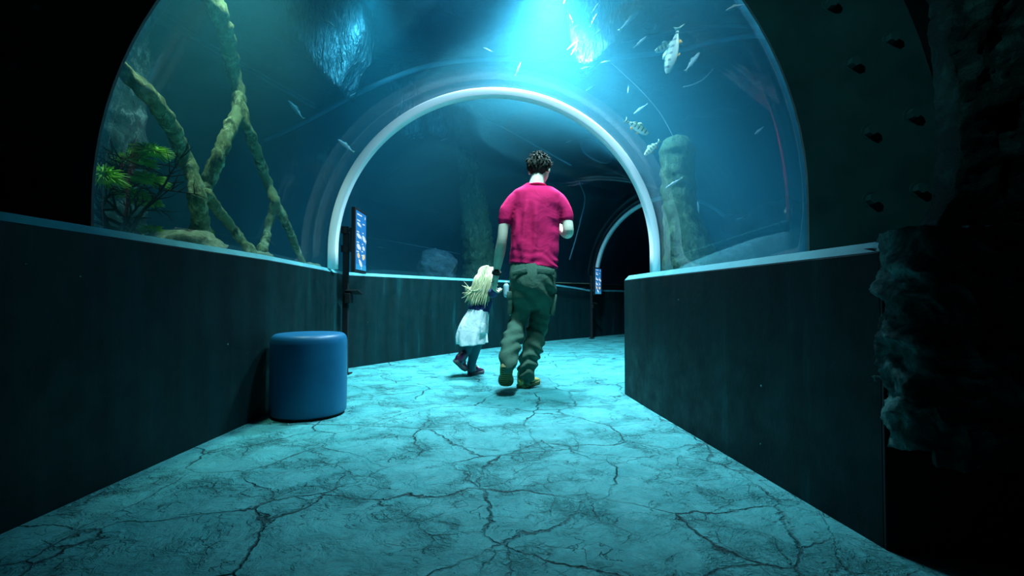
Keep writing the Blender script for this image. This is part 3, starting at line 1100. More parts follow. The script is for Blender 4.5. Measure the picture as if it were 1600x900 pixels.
def line(name, label, cat, pts, r, mat, group=None):
    q = [P(*p[:3]) for p in pts]
    b = q[0]
    bm = bmesh.new()
    add_tube(bm, [(*(v - b), r) for v in q], 8, 6)
    o = link(name, bm, mat, loc=b)
    return props(o, label, cat, group)


line('pale_arc', 'long pale reflection arc, made solid, across the water above the ring', 'pale_arc',  # arc reflections in the acrylic, modelled as a solid tube
     [(415, 218, 6.2), (480, 188, 6.1), (560, 145, 6.0), (640, 112, 5.9), (700, 97, 5.85), (770, 92, 5.8), (860, 92, 5.75), (930, 90, 5.7), (1000, 86, 5.6), (1060, 78, 5.4), (1120, 64, 5.2), (1176, 55, 5.0), (1220, 60, 4.9)], 0.032, M['pale_arc'])
line('pale_arc', 'thinner solid reflection arc above the first at upper right', 'pale_arc', [(940, 70, 6.0), (1020, 56, 5.8), (1080, 46, 5.6), (1140, 40, 5.4), (1190, 44, 5.3)], 0.024, M['cable'])  # upper band of the same reflections, also made solid
for k, lab in enumerate(('upper of two straight pale pipes behind the tall root', 'lower of two straight pale pipes behind the tall root')):
    line('pipe', lab, 'pipe', [(225 - 8 * k, 4 + 8 * k, 5.0), (385, 102 + 7 * k, 5.8), (492, 162 + 7 * k, 6.6)], 0.011 + 0.004 * k, M['cable'], 'straight pipes behind the roots')
line('cable', 'thin pale cable slanting down towards the head of the man', 'cable', [(722, 156, 7.35), (760, 185, 7.3), (820, 218, 7.25), (892, 258, 7.2)], 0.012, M['pale_arc'])
line('cable', 'thin wavy cable hanging down to the right of the man', 'cable', [(905, 284, 8.2), (914, 310, 8.2), (908, 340, 8.2), (900, 372, 8.2), (890, 405, 8.2)], 0.012, M['cable'])
line('cable', 'hair thin cable curving right of the striped fish', 'cable', [(955, 98, 5.2), (1000, 140, 5.2), (1030, 175, 5.2), (1050, 210, 5.2), (1066, 246, 5.2), (1076, 300, 5.2)], 0.003, M['pale_arc'])
line('cable', 'short thin cable curving below the big upright perch', 'cable', [(1068, 136, 4.6), (1084, 132, 4.6), (1100, 123, 4.6), (1114, 108, 4.6)], 0.006, M['pale_arc'])
line('cable', 'thin pale cable crossing the upper water left of glow', 'cable', [(700, -2, 6.5), (730, 10, 6.5), (780, 24, 6.4), (830, 30, 6.3)], 0.007, M['pale_arc'])
line('cable', 'straight thin line on the far water left of the girl', 'cable', [(570, 370, 8.0), (640, 382, 8.1), (725, 398, 8.2)], 0.008, M['cable'])

# added dark mass for the dim lower water far beyond the bend
bm = bmesh.new()
rows = []
for k in range(25):
    t = k / 24
    p = Vector((-6.0 + 7.4 * t, 9.3 + 1.3 * t, 0))
    top = 3.25 - 1.35 * t + 0.12 * noise.noise(Vector((t * 9, 0, 0)))
    row = []
    for q in ((0, 0.8), (-0.05, top * .6), (0, top), (0.6, top + .05), (1.2, top - .3), (1.3, 0.8)):
        row.append(bm.verts.new((p.x, p.y + q[0] + 0.15 * noise.noise(Vector((t * 6, q[1] * 2, 0))), q[1])))
    rows.append(row)
for a, b in zip(rows, rows[1:]):
    for k in range(5):
        bm.faces.new((a[k], a[k + 1], b[k + 1], b[k]))
bm.faces.new(rows[0]); bm.faces.new(rows[-1])
props(link('dark_zone_mass', bm, M['dark_rock']), 'long dark mass added for the dim low far water', 'rock')

# oval hoop
hp = thing('hoop', 'pale oval hoop floating right of the head of the man', 'hoop', P(931, 236, 7.2))
bm = bmesh.new()
ptsh = [(0.23 * cos(2 * pi * k / 40), 0.09 * sin(2 * pi * k / 40), 0.17 * sin(2 * pi * k / 40) - 0.10 * cos(2 * pi * k / 40), 0.016) for k in range(41)]
add_tube(bm, ptsh, 8, 1, cap=False)
link('rim', bm, M['pale_arc'], hp)
bm = bmesh.new()
for dy in (0, .012):
    bm.faces.new([bm.verts.new((p[0] * .95, p[1] * .95 + dy, p[2] * .95)) for p in ptsh[:-1]])
link('mesh_disc', bm, M['cable'], hp)
# ------------------------------------------------------------------ fish
def fish_meshes(kind):
    """unit-length fish along +x (head at +0.5), z up"""
    hgt = {'perch': 0.135, 'silver': 0.085, 'slim': 0.060}[kind]
    wid = hgt * 0.52
    prof = [(0.50, .10), (0.46, .42), (0.36, .76), (0.22, .98), (0.06, 1.0), (-0.10, .82), (-0.24, .52), (-0.34, .30), (-0.40, .26)]
    bm = bmesh.new()
    add_tube(bm, [(x, 0, (0.10 * hgt * (1 if x > 0 else .5)) * (0.5 - abs(x)), hgt * f, wid * f * (1.05 if x > 0.1 else .85)) for x, f in prof], 16, 4, side=(0, 1, 0))
    body = bm

    def fin(poly, th=0.004):
        b = bmesh.new()
        for s in (-1, 1):
            b.faces.new([b.verts.new((x, s * th * (0.3 if k else 1), z)) for k, (x, z) in enumerate(poly)])
        b.verts.ensure_lookup_table()
        n = len(poly)
        for k in range(n):
            b.faces.new((b.verts[k], b.verts[(k + 1) % n], b.verts[n + (k + 1) % n], b.verts[n + k]))
        return b
    h = hgt
    tail = fin([(-0.39, .2 * h), (-0.47, .55 * h), (-0.53, .95 * h), (-0.485, .0), (-0.53, -.95 * h), (-0.47, -.55 * h), (-0.39, -.2 * h)])
    d1 = fin([(0.18, .92 * h), (0.14, 1.55 * h), (0.04, 1.62 * h), (-0.04, 1.25 * h), (-0.06, .82 * h)])
    d2 = fin([(-0.09, .78 * h), (-0.11, 1.25 * h), (-0.22, .78 * h), (-0.24, .48 * h)])
    an = fin([(-0.08, -.80 * h), (-0.14, -1.35 * h), (-0.21, -.85 * h), (-0.20, -.52 * h)])
    pv = fin([(0.20, -.92 * h), (0.13, -1.42 * h), (0.08, -1.30 * h), (0.12, -.92 * h)])
    ey = bmesh.new()
    for s in (-1, 1):
        add_ball(ey, (0.40, s * wid * 0.55, 0.14 * h), 0.013, (1, .6, 1), None, 8, 6)
    return body, tail, d1, d2, an, pv, ey


FISH = {}


def fish_mesh_data(kind):
    if kind not in FISH:
        base = {'perch': 'perch', 'silver': 'silver', 'slim': 'slim', 'dark': 'slim'}[kind]
        mts = {'perch': ('perch', 'fin', 'fin', 'fin', 'fin_orange', 'fin_orange', 'eye_dark'), 'silver': ('silver', 'fin', 'fin', 'fin', 'fin', 'fin', 'eye_dark'),
               'slim': ('silver', 'fin', 'fin', 'fin', 'fin', 'fin', 'eye_dark'), 'dark': ('dark_fish', 'dark_fish', 'dark_fish', 'dark_fish', 'dark_fish', 'dark_fish', 'eye_dark')}[kind]
        out = []
        for nm, bm, mt in zip(('body', 'tail_fin', 'dorsal_fin', 'dorsal_fin', 'anal_fin', 'pelvic_fin', 'eyes'), fish_meshes(base), mts):
            me = bpy.data.meshes.new('fish_' + nm)
            bmesh.ops.recalc_face_normals(bm, faces=bm.faces)
            bm.to_mesh(me); bm.free()
            for p in me.polygons: p.use_smooth = True
            me.materials.append(M[mt])
            out.append((nm, me))
        FISH[kind] = out
    return FISH[kind]


def inside_vault(p, margin):
    for s in SPATH:
        d = Vector((p.x - s[0], p.y - s[1]))
        h = radians(s[2])
        along = d.x * sin(h) + d.y * cos(h)
        if abs(along) < 0.35:
            u = d.x * cos(h) - d.y * sin(h)
            r = sqrt(u * u + max(p.z - s[4], 0) ** 2)
            if r < s[3] + margin:
                return True
    return False


def fish(kind, label, head, tail, Y, roll=0.0, dy=0.0):
    for _ in range(60):
        a, b = P(*head, Y), P(*tail, Y + dy)
        if not (inside_vault(a, .14) or inside_vault(b, .14)): break
        Y += 0.1
    L = (a - b).length
    x = (a - b).normalized()
    view = ((a + b) / 2 - Vector((0, 0, CAM_Z))).normalized()
    y = x.cross(view).cross(x)                       # flank towards the viewer
    y = (view - x * view.dot(x)).normalized()
    z = x.cross(y)
    if z.z < 0: y, z = -y, -z
    R = Matrix((x, y, z)).transposed() @ Matrix.Rotation(radians(roll), 3, 'X')
    root = thing('fish', label, 'fish', (a + b) / 2, 0, 'fish swimming around the tunnel')
    root.rotation_euler = R.to_euler()
    root.scale = (L,) * 3
    for nm, me in fish_mesh_data(kind):
        o = bpy.data.objects.new(nm, me)
        COL.objects.link(o)
        o.parent = root
    return root


fish('perch', 'largest fish, a pale perch diving head down at upper right', (1043, 116), (1060, 42), 3.9, 35)
fish('perch', 'striped perch swimming down right beside the large ring', (1013, 210), (977, 188), 4.3)
fish('perch', 'small greenish perch heading down left below the striped perch', (1007, 243), (1031, 220), 4.3)
fish('perch', 'small pale perch half behind the largest diving perch', (1023, 81), (1062, 64), 4.4)
fish('silver', 'lone greenish fish right of the largest diving perch', (1093, 82), (1071, 111), 4.2)
fish('silver', 'leaf shaped pale fish above left of the large ring', (450, 157), (474, 186), 4.6)
fish('silver', 'small pale curved fish just left of the large ring', (528, 218), (553, 238), 4.6)
fish('slim', 'small bright fish before the large slab at upper left', (523, 42), (503, 29), 4.5)
fish('slim', 'small curved pale fish right of the stump', (1090, 314), (1092, 336), 4.6)
fish('dark', 'small dark fish hanging under the bright glow', (814, 97), (805, 118), 4.8)
fish('slim', 'tiny pale fish left of the bright glow', (755, 74), (769, 81), 4.8)
fish('slim', 'long slender pale fish beside edge of the broad slab', (1003, 13), (967, 48), 4.6)
fish('slim', 'faint slender fish at upper right above the two reflection arcs', (1012, 34), (1002, 40), 5.2)
fish('silver', 'tiny pale fish right of the long slender fish', (1026, 36), (1020, 52), 4.8, 20)
fish('slim', 'slender pale fish between slab and small pale perch', (1010, 57), (990, 75), 4.3)
fish('slim', 'tiny bright fish under the tip of the broad slab', (939, 98), (953, 95), 4.7)
fish('slim', 'small bright fish under lower corner of the broad slab', (907, 108), (921, 104), 4.6)
fish('slim', 'small pale fish among the pair left of the slab tip', (886, 78), (904, 63), 4.7)
fish('slim', 'lower small fish of the pair left of the slab tip', (892, 86), (902, 70), 4.8)
fish('dark', 'short dark fish at right edge of the bright glow', (889, 22), (895, 35), 4.6)
fish('dark', 'uppermost dark slim fish in front of the broad slab', (936, 4), (925, 20), 4.5)
fish('dark', 'dark slim fish near the top edge left of the slab', (944, 0), (934, 14), 4.7)
fish('dark', 'long dark fish slanting across the middle of the broad slab', (934, 20), (922, 42), 4.5)
fish('dark', 'short upright dark fish in the middle of the slab', (945, 13), (943, 29), 4.8)
fish('dark', 'upright dark fish close to the right side of slab', (951, 26), (950, 47), 4.9)
fish('dark', 'upright dark fish at the upper right of slab', (963, 14), (962, 29), 4.8)
fish('dark', 'level slim dark fish low on the broad slab', (942, 45), (927, 55), 4.6)
fish('dark', 'dark slim fish at left edge of the broad slab', (905, 38), (892, 46), 4.9)
fish('slim', 'tiny pale fish at the very top near the slab', (880, 6), (885, -4), 4.6)
fish('silver', 'pale blurred fish close to the arch at upper right', (1134, 17), (1166, 6), 3.6)
fish('silver', 'faint fish by arch edge in the dark right water', (1179, 210), (1193, 198), 4.2)
fish('slim', 'dim slender fish above the striped perch', (990, 178), (1012, 162), 5.0)
fish('slim', 'dim upright fish between the ring and slender fish', (981, 145), (982, 133), 5.0)
fish('slim', 'dim small fish above right shoulder of the large ring', (915, 142), (930, 132), 5.4)
fish('slim', 'small bright fish beside the oval hoop', (884, 223), (896, 218), 7.6)
fish('slim', 'dim pale fish inside ring left of leaning trunk', (688, 220), (700, 216), 8.4)
fish('slim', 'faint level fish low behind the man to the left', (586, 385), (602, 388), 8.3)
fish('slim', 'faint fish in front of the stump', (1040, 294), (1066, 278), 4.35)
fish('slim', 'small sparkling fish right of the pale blocky rock', (1150, 343), (1162, 339), 4.9)
# ------------------------------------------------------------------ people
def fuse(name, bm, mat, parent, voxel, smooth=2, fn=None):
    """melt overlapping volumes into one continuous surface, then shape it with fn(co, normal) -> offset"""
    me = bpy.data.meshes.new('tmp')
    bmesh.ops.recalc_face_normals(bm, faces=bm.faces)
    bm.to_mesh(me); bm.free()
    t = bpy.data.objects.new('tmp', me)
    COL.objects.link(t)
    m = t.modifiers.new('r', 'REMESH'); m.mode = 'VOXEL'; m.voxel_size = voxel
    if smooth:
        s = t.modifiers.new('s', 'SMOOTH'); s.factor = 0.5; s.iterations = smooth
    dg = bpy.context.evaluated_depsgraph_get()
    res = bpy.data.meshes.new_from_object(t.evaluated_get(dg))
    bpy.data.objects.remove(t); bpy.data.meshes.remove(me)
    res.name = name
    if fn:
        off = [fn(v.co.copy(), v.normal.copy()) for v in res.vertices]
        for v, d in zip(res.vertices, off):
            v.co = v.co + d
    res.materials.clear()
    res.materials.append(mat)
    for p in res.polygons: p.use_smooth = True
    o = bpy.data.objects.new(name, res)
    COL.objects.link(o)
    o.parent = parent
    return o


def head_shape(bm, c, rot, s):
    """s: full head height. local +y is the face"""
    def L(x, y, z): return Vector(c) + rot @ (Vector((x, y, z)) * s)

    def B(x, y, z, r, sc=(1, 1, 1)): add_ball(bm, L(x, y, z), r * s, sc, rot, 20, 14)
    B(0, -.06, .12, .36, (.92, 1.08, 1.0))      # cranium
    B(0, .06, -.08, .33, (.90, .90, 1.1))       # face
    B(0, .14, -.34, .16, (1.1, .9, .8))         # chin
    B(.17, .0, -.2, .15, (.7, 1, 1.1)); B(-.17, .0, -.2, .15, (.7, 1, 1.1))
    add_tube(bm, [(*L(0, .34, .06), .025 * s), (*L(0, .42, -.08), .045 * s), (*L(0, .40, -.12), .05 * s)], 8, 3)   # nose
    B(.05, .36, -.13, .04); B(-.05, .36, -.13, .04)
    B(0, .33, -.24, .05, (1.8, .6, .45)); B(0, .325, -.28, .05, (1.6, .6, .5))                                     # lips
    B(0, .31, .09, .06, (3.2, .7, .6))           # brow
    for sx in (-1, 1):                            # ears
        add_ball(bm, L(sx * .345, -.03, -.03), .11 * s, (.35, .62, 1.05), rot, 12, 10)
    return L


def finger(bm, p, d, up, L, r, curl):
    """three bones, each bent by curl towards -up"""
    p, d, up = Vector(p), Vector(d).normalized(), Vector(up).normalized()
    ax = d.cross(up).normalized()
    pts = [(*(p - d * r), r * 1.05), (*p, r * 1.05)]
    for k, (f, q) in enumerate(((.45, 1.0), (.31, .92), (.24, .80))):
        d = (Matrix.Rotation(-curl, 3, ax) @ d).normalized()
        p = p + d * L * f
        pts.append((*p, r * q))
    add_tube(bm, pts, 8, 3)


def hand(bm, wrist, d, up, s, curls, thumb_side):
    """palm from wrist along d; `up` is the back of the hand; thumb_side +1/-1 along d x up"""
    wrist, d, up = Vector(wrist), Vector(d).normalized(), Vector(up)
    up = (up - d * up.dot(d)).normalized()
    side = d.cross(up) * thumb_side
    pl, pw = 0.50 * s, 0.40 * s
    a = wrist + d * pl * 0.1
    b = wrist + d * pl
    add_tube(bm, [(*(wrist - d * .1 * s), .13 * s, .16 * s), (*a, .13 * s, .18 * s), (*(a.lerp(b, .5)), .13 * s, .22 * s), (*b, .10 * s, .21 * s)], 12, 4, side=side)
    for k, (o, L, c) in enumerate(((.155, .43, curls), (.055, .49, curls * 1.05), (-.05, .45, curls * 1.1), (-.15, .36, curls * 1.15))):
        finger(bm, b + side * o * s * 1.05 - up * .01 * s, (d + side * o * .5).normalized(), up, L * s, .047 * s, c)
    tp = wrist + d * .16 * s + side * .17 * s
    finger(bm, tp, (d * .75 + side * .65 - up * .25), (up * .4 + side * .9), .40 * s, .055 * s, 0.35)


def shoe(name, parent, heel, toe, up, w, mats, ankle_h, shaft_r, label=None, lace=True):
    """a laced shoe from heel to toe along the sole, `up` is the sole's normal"""
    heel, toe = Vector(heel), Vector(toe)
    d = (toe - heel); Ln = d.length; d.normalize()
    up = Vector(up); up = (up - d * up.dot(d)).normalized()
    s = d.cross(up)

    def L(x, y, z): return heel + d * (x * Ln) + s * (y * w) + up * z
    bm = bmesh.new()
    out = [(0.0, .30), (.06, .40), (.2, .42), (.45, .40), (.66, .50), (.82, .47), (.94, .32), (1.0, .12)]
    out = catmull(out, 3)
    rows = []
    for z, g in ((0, .96), (.008, 1.02), (.024, 1.02), (.028, .97)):
        r = [bm.verts.new(L(x if x > .02 else x - .01, y * g, z + (0.012 * max(0, x - .75) / .25))) for x, y in out] + \
            [bm.verts.new(L(x if x > .02 else x - .01, -y * g, z + (0.012 * max(0, x - .75) / .25))) for x, y in reversed(out)]
        rows.append(r)
    n = len(rows[0])
    for a, b in zip(rows, rows[1:]):
        for k in range(n):
            bm.faces.new((a[k], a[(k + 1) % n], b[(k + 1) % n], b[k]))
    bm.faces.new(rows[0]); bm.faces.new(rows[-1])
    for k in range(9):                                   # tread bars
        x = .06 + .1 * k
        wd = .62 if x < .5 else .75
        R = Matrix((d, s, up)).transposed()
        add_box(bm, (0.045 * Ln, wd * w, 0.008), L(x, 0, -0.002 + (0.012 * max(0, x - .75) / .25)), R, 0.001, 1)
    sole_bm = bm
    bm = bmesh.new()
    h = ankle_h
    sec = [(.02, .30, .30, h * .55), (.06, .36, .50, h * .62), (.18, .40, .52, h * .62), (.34, .40, .48, h * .52), (.5, .42, .42, h * .42), (.66, .45, .36, h * .33), (.82, .43, .30, h * .27), (.93, .30, .22, h * .2), (.985, .13, .1, h * .12)]
    add_tube(bm, [(*L(x, 0, .022 + hh * .5 * (1 if x < .9 else .8)), hh * .55, y * w) for x, y, _, hh in sec], 18, 4, side=s)
    add_tube(bm, [(*L(.16, 0, .04), shaft_r * 1.0), (*L(.15, 0, h * .6), shaft_r), (*L(.14, 0, h), shaft_r * .98)], 16, 4, side=s)
    o = fuse(name, bm, M[mats[0]], parent, 0.006 if w > .07 else .0045, 2)
    if label: o['label'] = label
    link('sole', sole_bm, M[mats[1]], o, smooth=False)
    if lace:
        bm = bmesh.new()
        for k in range(4):
            x = .36 + .075 * k
            z = .030 + h * (.60 - .085 * k)
            add_tube(bm, [(*L(x, -.22, z - .008), .0035), (*L(x + .01, 0, z + .006), .0035), (*L(x, .22, z - .008), .0035)], 6, 3)
        link('laces', bm, M['lace'], o)
    return o


# ---- the man -------------------------------------------------------------
MY = 3.66
man = thing('person', 'man in crimson T-shirt and olive cargo trousers walking away', 'person', (0.12, MY, 0))
mo = Vector(man.location)


def m(px, py, dy=0.0):
    return P(px, py, MY + dy) - mo


def T(*pts):
    return [(*m(px, py, dy), *r) for px, py, dy, *r in pts]


hrot = Matrix.Rotation(radians(-22), 3, 'Z') @ Matrix.Rotation(radians(-10), 3, 'X')
hc = m(843, 266, .045)
HS = 0.232
bm = bmesh.new()
LH = head_shape(bm, hc, hrot, HS)
add_tube(bm, T((842, 262, .03, .052, .050), (840, 277, .01, .052, .052), (838, 290, -.005, .058, .062), (837, 300, 0, .08, .09)), 16, 5, side=(1, 0, 0))
add_tube(bm, T((837, 298, 0, .050, .08), (838, 309, .0, .075, .14), (838, 330, .01, .100, .155), (837, 365, .015, .10, .145), (835, 400, .01, .10, .14), (833, 425, 0, .105, .15), (833, 445, 0, .10, .15)), 20, 6, side=(1, 0, 0))
add_tube(bm, T((812, 314, 0, .044), (797, 326, -.005, .044), (788, 350, -.01, .042), (784.5, 374, -.01, .0385), (781.5, 392, .02, .041), (778.5, 408, .05, .036), (775.5, 427, .10, .0265), (774.5, 433, .11, .027)), 14, 5)
add_tube(bm, T((863, 314, 0, .044), (879, 326, 0, .043), (886, 345, -.01, .042), (888, 362, -.02, .041), (884.5, 364, .06, .041), (876, 357, .17, .033), (868, 351, .27, .026)), 14, 5)
# legs under the trousers
add_tube(bm, T((818, 432, 0, .085), (812, 470, .02, .075), (806, 508, .02, .055), (800, 535, -.13, .052), (794, 562, -.28, .036)), 14, 5)
add_tube(bm, T((850, 432, 0, .085), (846, 470, .04, .075), (839, 508, .06, .055), (831, 545, .02, .052), (820, 588, -.005, .036)), 14, 5)
lw = m(774.2, 434, .115)
hand(bm, lw, m(771.5, 450, .16) - m(774.2, 434, .115), Vector((-.9, -.35, .1)), 0.185, 0.75, 1)
rw = m(867, 350.5, .28)
hand(bm, rw, m(855, 347, .36) - m(867, 350.5, .28), Vector((.3, .7, -.5)), 0.185, 0.6, -1)
fuse('body', bm, M['skin'], man, 0.0055, 3)
for sx in (-1, 1):
    bm = bmesh.new()
    add_ball(bm, LH(sx * .13, .315, .03), .036 * HS / .232 * .33)
    link('eye', bm, M['eye_white'], man)

# hair: a cap with a rough surface and tufts
rnd = random.Random(8)
bm = bmesh.new()
add_ball(bm, LH(0, -.07, .15), .372 * HS, (.95, 1.08, 1.0), hrot, 28, 20)
add_ball(bm, LH(0, -.19, -.02), .27 * HS, (1.14, .85, .95), hrot, 20, 16)
add_ball(bm, LH(0, -.21, -.19), .15 * HS, (1.45, .72, .9), hrot, 20, 16)
for k in range(420):
    a, e = rnd.uniform(0, 2 * pi), rnd.uniform(-.75, 1)
    q = Vector((cos(a) * sqrt(1 - e * e) * .352, sin(a) * sqrt(1 - e * e) * .40 - .08, e * .365 + .15))
    if q.y > .10 and q.z < .36: continue
    if q.z < .0: q.x *= .92
    nrm = Vector((q.x, q.y + .08, q.z - .15)).normalized()
    # locks lie along the skull, falling from the crown
    fall = Vector((q.x * .8 + rnd.uniform(-.35, .35), q.y * .5 - .2, -0.9 if e < .75 else .15))
    fall = (fall - nrm * fall.dot(nrm)).normalized()
    lift = .12 if e < .5 else .34
    Lh = rnd.uniform(.12, .22)
    add_tube(bm, [(*LH(*(q - nrm * .02)), .022 * HS), (*LH(*(q + fall * Lh * .5 + nrm * lift * Lh)), .020 * HS), (*LH(*(q + fall * Lh + nrm * lift * Lh * .9)), .006 * HS)], 5, 2)
for q, d2 in (((.33, -.02, .16), (.55, .1, .1)), ((.34, -.05, .10), (.6, -.1, .0)), ((.33, .05, .22), (.5, .2, .3)), ((-.1, .1, .48), (-.3, .1, .5)), ((.0, -.05, .50), (.1, -.2, .5)), ((.1, .0, .49), (.3, 0, .4))):
    add_tube(bm, [(*LH(*q), .035 * HS), (*LH(*(Vector(q) + Vector(d2) * .14)), .024 * HS), (*LH(*(Vector(q) + Vector(d2) * .26)), .006 * HS)], 6, 2)
fuse('hair', bm, M['hair_dark'], man, 0.0030, 1)['label'] = 'short tousled dark hair'

# T-shirt
def tee_folds(co, n):
    x, z = co.x, co.z
    back = max(0.0, min(1.0, -n.y + 0.3))
    w = noise.noise(Vector((x * 2.5, co.y * 2, z * 2.0)))
    d = 0.0
    # long drapes hanging from the right shoulder blade and the middle of the back
    for x0, sl, wd, amp, z0, z1 in ((0.10, -0.22, .022, .013, 1.02, 1.42), (0.17, -0.10, .020, .010, 1.05, 1.40), (0.05, -0.30, .018, .011, 0.98, 1.25), (0.02, .12, .022, .008, 1.0, 1.35),
                                    (0.13, -.35, .016, .009, .95, 1.12), (0.20, -.28, .015, .008, .95, 1.15)):
        c = x0 - 0.02 + sl * (1.40 - z) * 0.5 + 0.02 * w - 0.12 + 0.03
        k = max(0.0, min(1.0, (z - z0) / .08)) * max(0.0, min(1.0, (z1 - z) / .10))
        d += 1.5 * amp * math.exp(-((x - c) / wd) ** 2) * k * back
    lowz = max(0.0, min(1.0, (1.05 - z) / 0.10))
    d += 0.007 * lowz * sin(z * 85 + 16 * x + 7 * noise.noise(Vector((x * 7, 0, z * 4)))) * (0.5 + noise.noise(Vector((x * 9, 3, z * 6))))
    d += 0.006 * noise.noise(co * 8)
    d += 0.003 * sin(z * 48 + 9 * x + 3 * w) * max(0, 1 - abs(abs(x) - .2) / .06) * max(0, min(1, (1.45 - z) / .05))
    return n * d


bm = bmesh.new()
tee = [(287, 838.5, 12.5, .056, -.005), (291, 838, 20, .070, .0), (296, 838, 31, .086, .0), (303, 838, 39, .102, .0), (316, 838.5, 41.0, .118, .005), (332, 838, 39.5, .125, .01),
       (350, 836.5, 38.5, .124, .015), (372, 836, 37.8, .122, .015), (392, 835, 38.0, .122, .012), (406, 834, 38.4, .126, .008), (417, 832.5, 38.5, .128, .005)]
add_tube(bm, [(*m(x, y, dy), dep, w * MY / 750) for y, x, w, dep, dy in tee], 28, 6, side=(1, 0, 0), cap=False)
bm.faces.new(bm.verts[:28]) if False else None
bmesh.ops.holes_fill(bm, edges=[e for e in bm.edges if e.is_boundary], sides=0)
add_tube(bm, T((815, 306, 0, .062), (802.5, 315, -.003, .061), (793, 330, -.008, .060), (788.5, 345, -.01, .055)), 18, 5)
add_tube(bm, T((862, 306, 0, .062), (873, 315, 0, .060), (882, 329, -.005, .055), (886, 341.5, -.01, .052)), 18, 5)
tee_o = fuse('t_shirt', bm, M['shirt'], man, 0.0075, 4, tee_folds)
bm = bmesh.new()
ring_pts = []
for k in range(33):
    a = 2 * pi * k / 32
    ring_pts.append((*(m(838.5, 290.5, -.002) + Vector((.068 * cos(a), .066 * sin(a), .004 * -sin(a)))), .008))
add_tube(bm, ring_pts, 8, 1, cap=False)
link('neckband', bm, M['shirt'], tee_o)


# trousers
def twill_folds(co, n):
    z = co.z
    w = noise.noise(Vector((co.x * 7, co.y * 5, z * 5)))
    low = max(0, min(1, (0.62 - z) / 0.35))
    hip = max(0, min(1, (0.84 - z) / 0.10))
    s = sin(z * 75 + co.x * 40 * (1 if co.x > 0 else -1) + 4.5 * w)
    d = 0.015 * low * s * (0.55 + 0.45 * noise.noise(co * 6)) + 0.010 * noise.noise(co * 9) * (0.4 * hip + low)
    d += 0.008 * sin(z * 34 + co.x * 30 + 3 * w) * (1 - low) * hip
    return n * d


bm = bmesh.new()
pel = [(410, 833.5, 35.5, .112, .005), (420, 833, 36.8, .122, .0), (435, 832.5, 37.0, .130, -.012), (450, 831.5, 36.0, .125, -.01), (464, 831, 34.5, .105, 0)]
add_tube(bm, [(*m(x, y, dy), dep, w * MY / 750) for y, x, w, dep, dy in pel], 26, 6, side=(1, 0, 0))
add_tube(bm, T((816, 440, 0, .100, .092), (815.5, 465, .01, .095, .092), (812, 488, .02, .085, .075), (807, 508, .02, .078, .069), (800.5, 530, -.09, .082, .074), (796, 550, -.20, .078, .066), (795, 566, -.27, .072, .060), (794.5, 573, -.29, .068, .057)), 20, 6, side=(1, 0, 0))
add_tube(bm, T((851, 440, 0, .100, .088), (850, 465, .02, .095, .088), (846, 488, .05, .085, .080), (840.5, 508, .06, .080, .075), (835, 535, .04, .082, .080), (828, 556, .02, .080, .072), (823.5, 575, .0, .075, .068), (823, 590, -.005, .070, .060)), 20, 6, side=(1, 0, 0))
tr = fuse('cargo_trousers', bm, M['trouser'], man, 0.0085, 3, twill_folds)
R0_ = Matrix.Identity(3)
bm = bmesh.new()
add_box(bm, (.135, .012, .040), m(853, 424, -.118), Matrix.Rotation(.06, 3, 'Y') @ Matrix.Rotation(.25, 3, 'Z'), .004)
link('pocket_flap', bm, M['trouser'], tr)
bm = bmesh.new()
add_box(bm, (.115, .010, .036), m(812, 425, -.122), Matrix.Rotation(-.25, 3, 'Y') @ Matrix.Rotation(-.22, 3, 'Z'), .004)
link('pocket_flap', bm, M['trouser'], tr)
bm = bmesh.new()
add_box(bm, (.035, .14, .17), m(797, 474, .01), Matrix.Rotation(.05, 3, 'Y'), .010)
add_box(bm, (.042, .15, .055), m(796.5, 461, .01), Matrix.Rotation(.05, 3, 'Y'), .008)
link('cargo_pocket', bm, M['trouser'], tr)
bm = bmesh.new()
add_box(bm, (.035, .14, .16), m(864, 476, .03), Matrix.Rotation(.12, 3, 'Y'), .010)
link('cargo_pocket', bm, M['trouser'], tr)

# shoes: the left heel lifted with its sole turned back, the right one flat
shoe('shoe', man, m(791.5, 574, -.345), m(790, 606.0, -.185), Vector((0.02, .80, .62)), .108, ('shoe', 'sole'), .105, .046)
hR = P(813.5, 604.5, 3.63); hR.z = 0.0
tR = P(837, 598.5, 3.86); tR.z = 0.0
dR_ = (tR - hR).normalized()
shoe('shoe', man, hR - mo, hR + dR_ * .285 - mo, Vector((0, 0, 1)), .108, ('shoe', 'sole'), .11, .047)

# wrist bands
bm = bmesh.new()
wd = (m(774.5, 433, .11) - m(778.5, 408, .05)).normalized()
wc = m(776.0, 425, .093)
sidev = wd.orthogonal().normalized(); oth = wd.cross(sidev)
for off, rr in ((0, .0065), (.012, .0065)):
    add_tube(bm, [(*(wc + wd * off + sidev * .0315 * cos(2 * pi * k / 24) + oth * .0315 * sin(2 * pi * k / 24)), rr) for k in range(25)], 8, 1, cap=False)
add_cyl(bm, wc + Vector((0, -.032, 0)), wc + Vector((0, -.042, 0)), .021, n=20)
link('wristwatch', bm, M['strap'], man)['label'] = 'dark wristwatch on left wrist'

# bottle clipped at the pocket
bt = thing('water_bottle', 'small pale water bottle tucked in left trouser pocket of man', 'bottle', P(791, 461, MY - .03))
bm = bmesh.new()
add_tube(bm, [(0, 0, 0, .020), (0, 0, .03, .021), (0, 0, .07, .021), (0, 0, .082, .014)], 16, 3)
link('bottle_body', bm, M['bottle'], bt)
bm = bmesh.new()
add_cyl(bm, (0, 0, .088), (0, 0, .104), .0125, n=16)
link('cap', bm, M['lace'], bt)

# ---- the girl --------------------------------------------------------------
GY = 4.22
girl = thing('person', 'small blond girl in navy top and pale skirt holding hands', 'person', (-0.33, GY, 0))
go = Vector(girl.location)


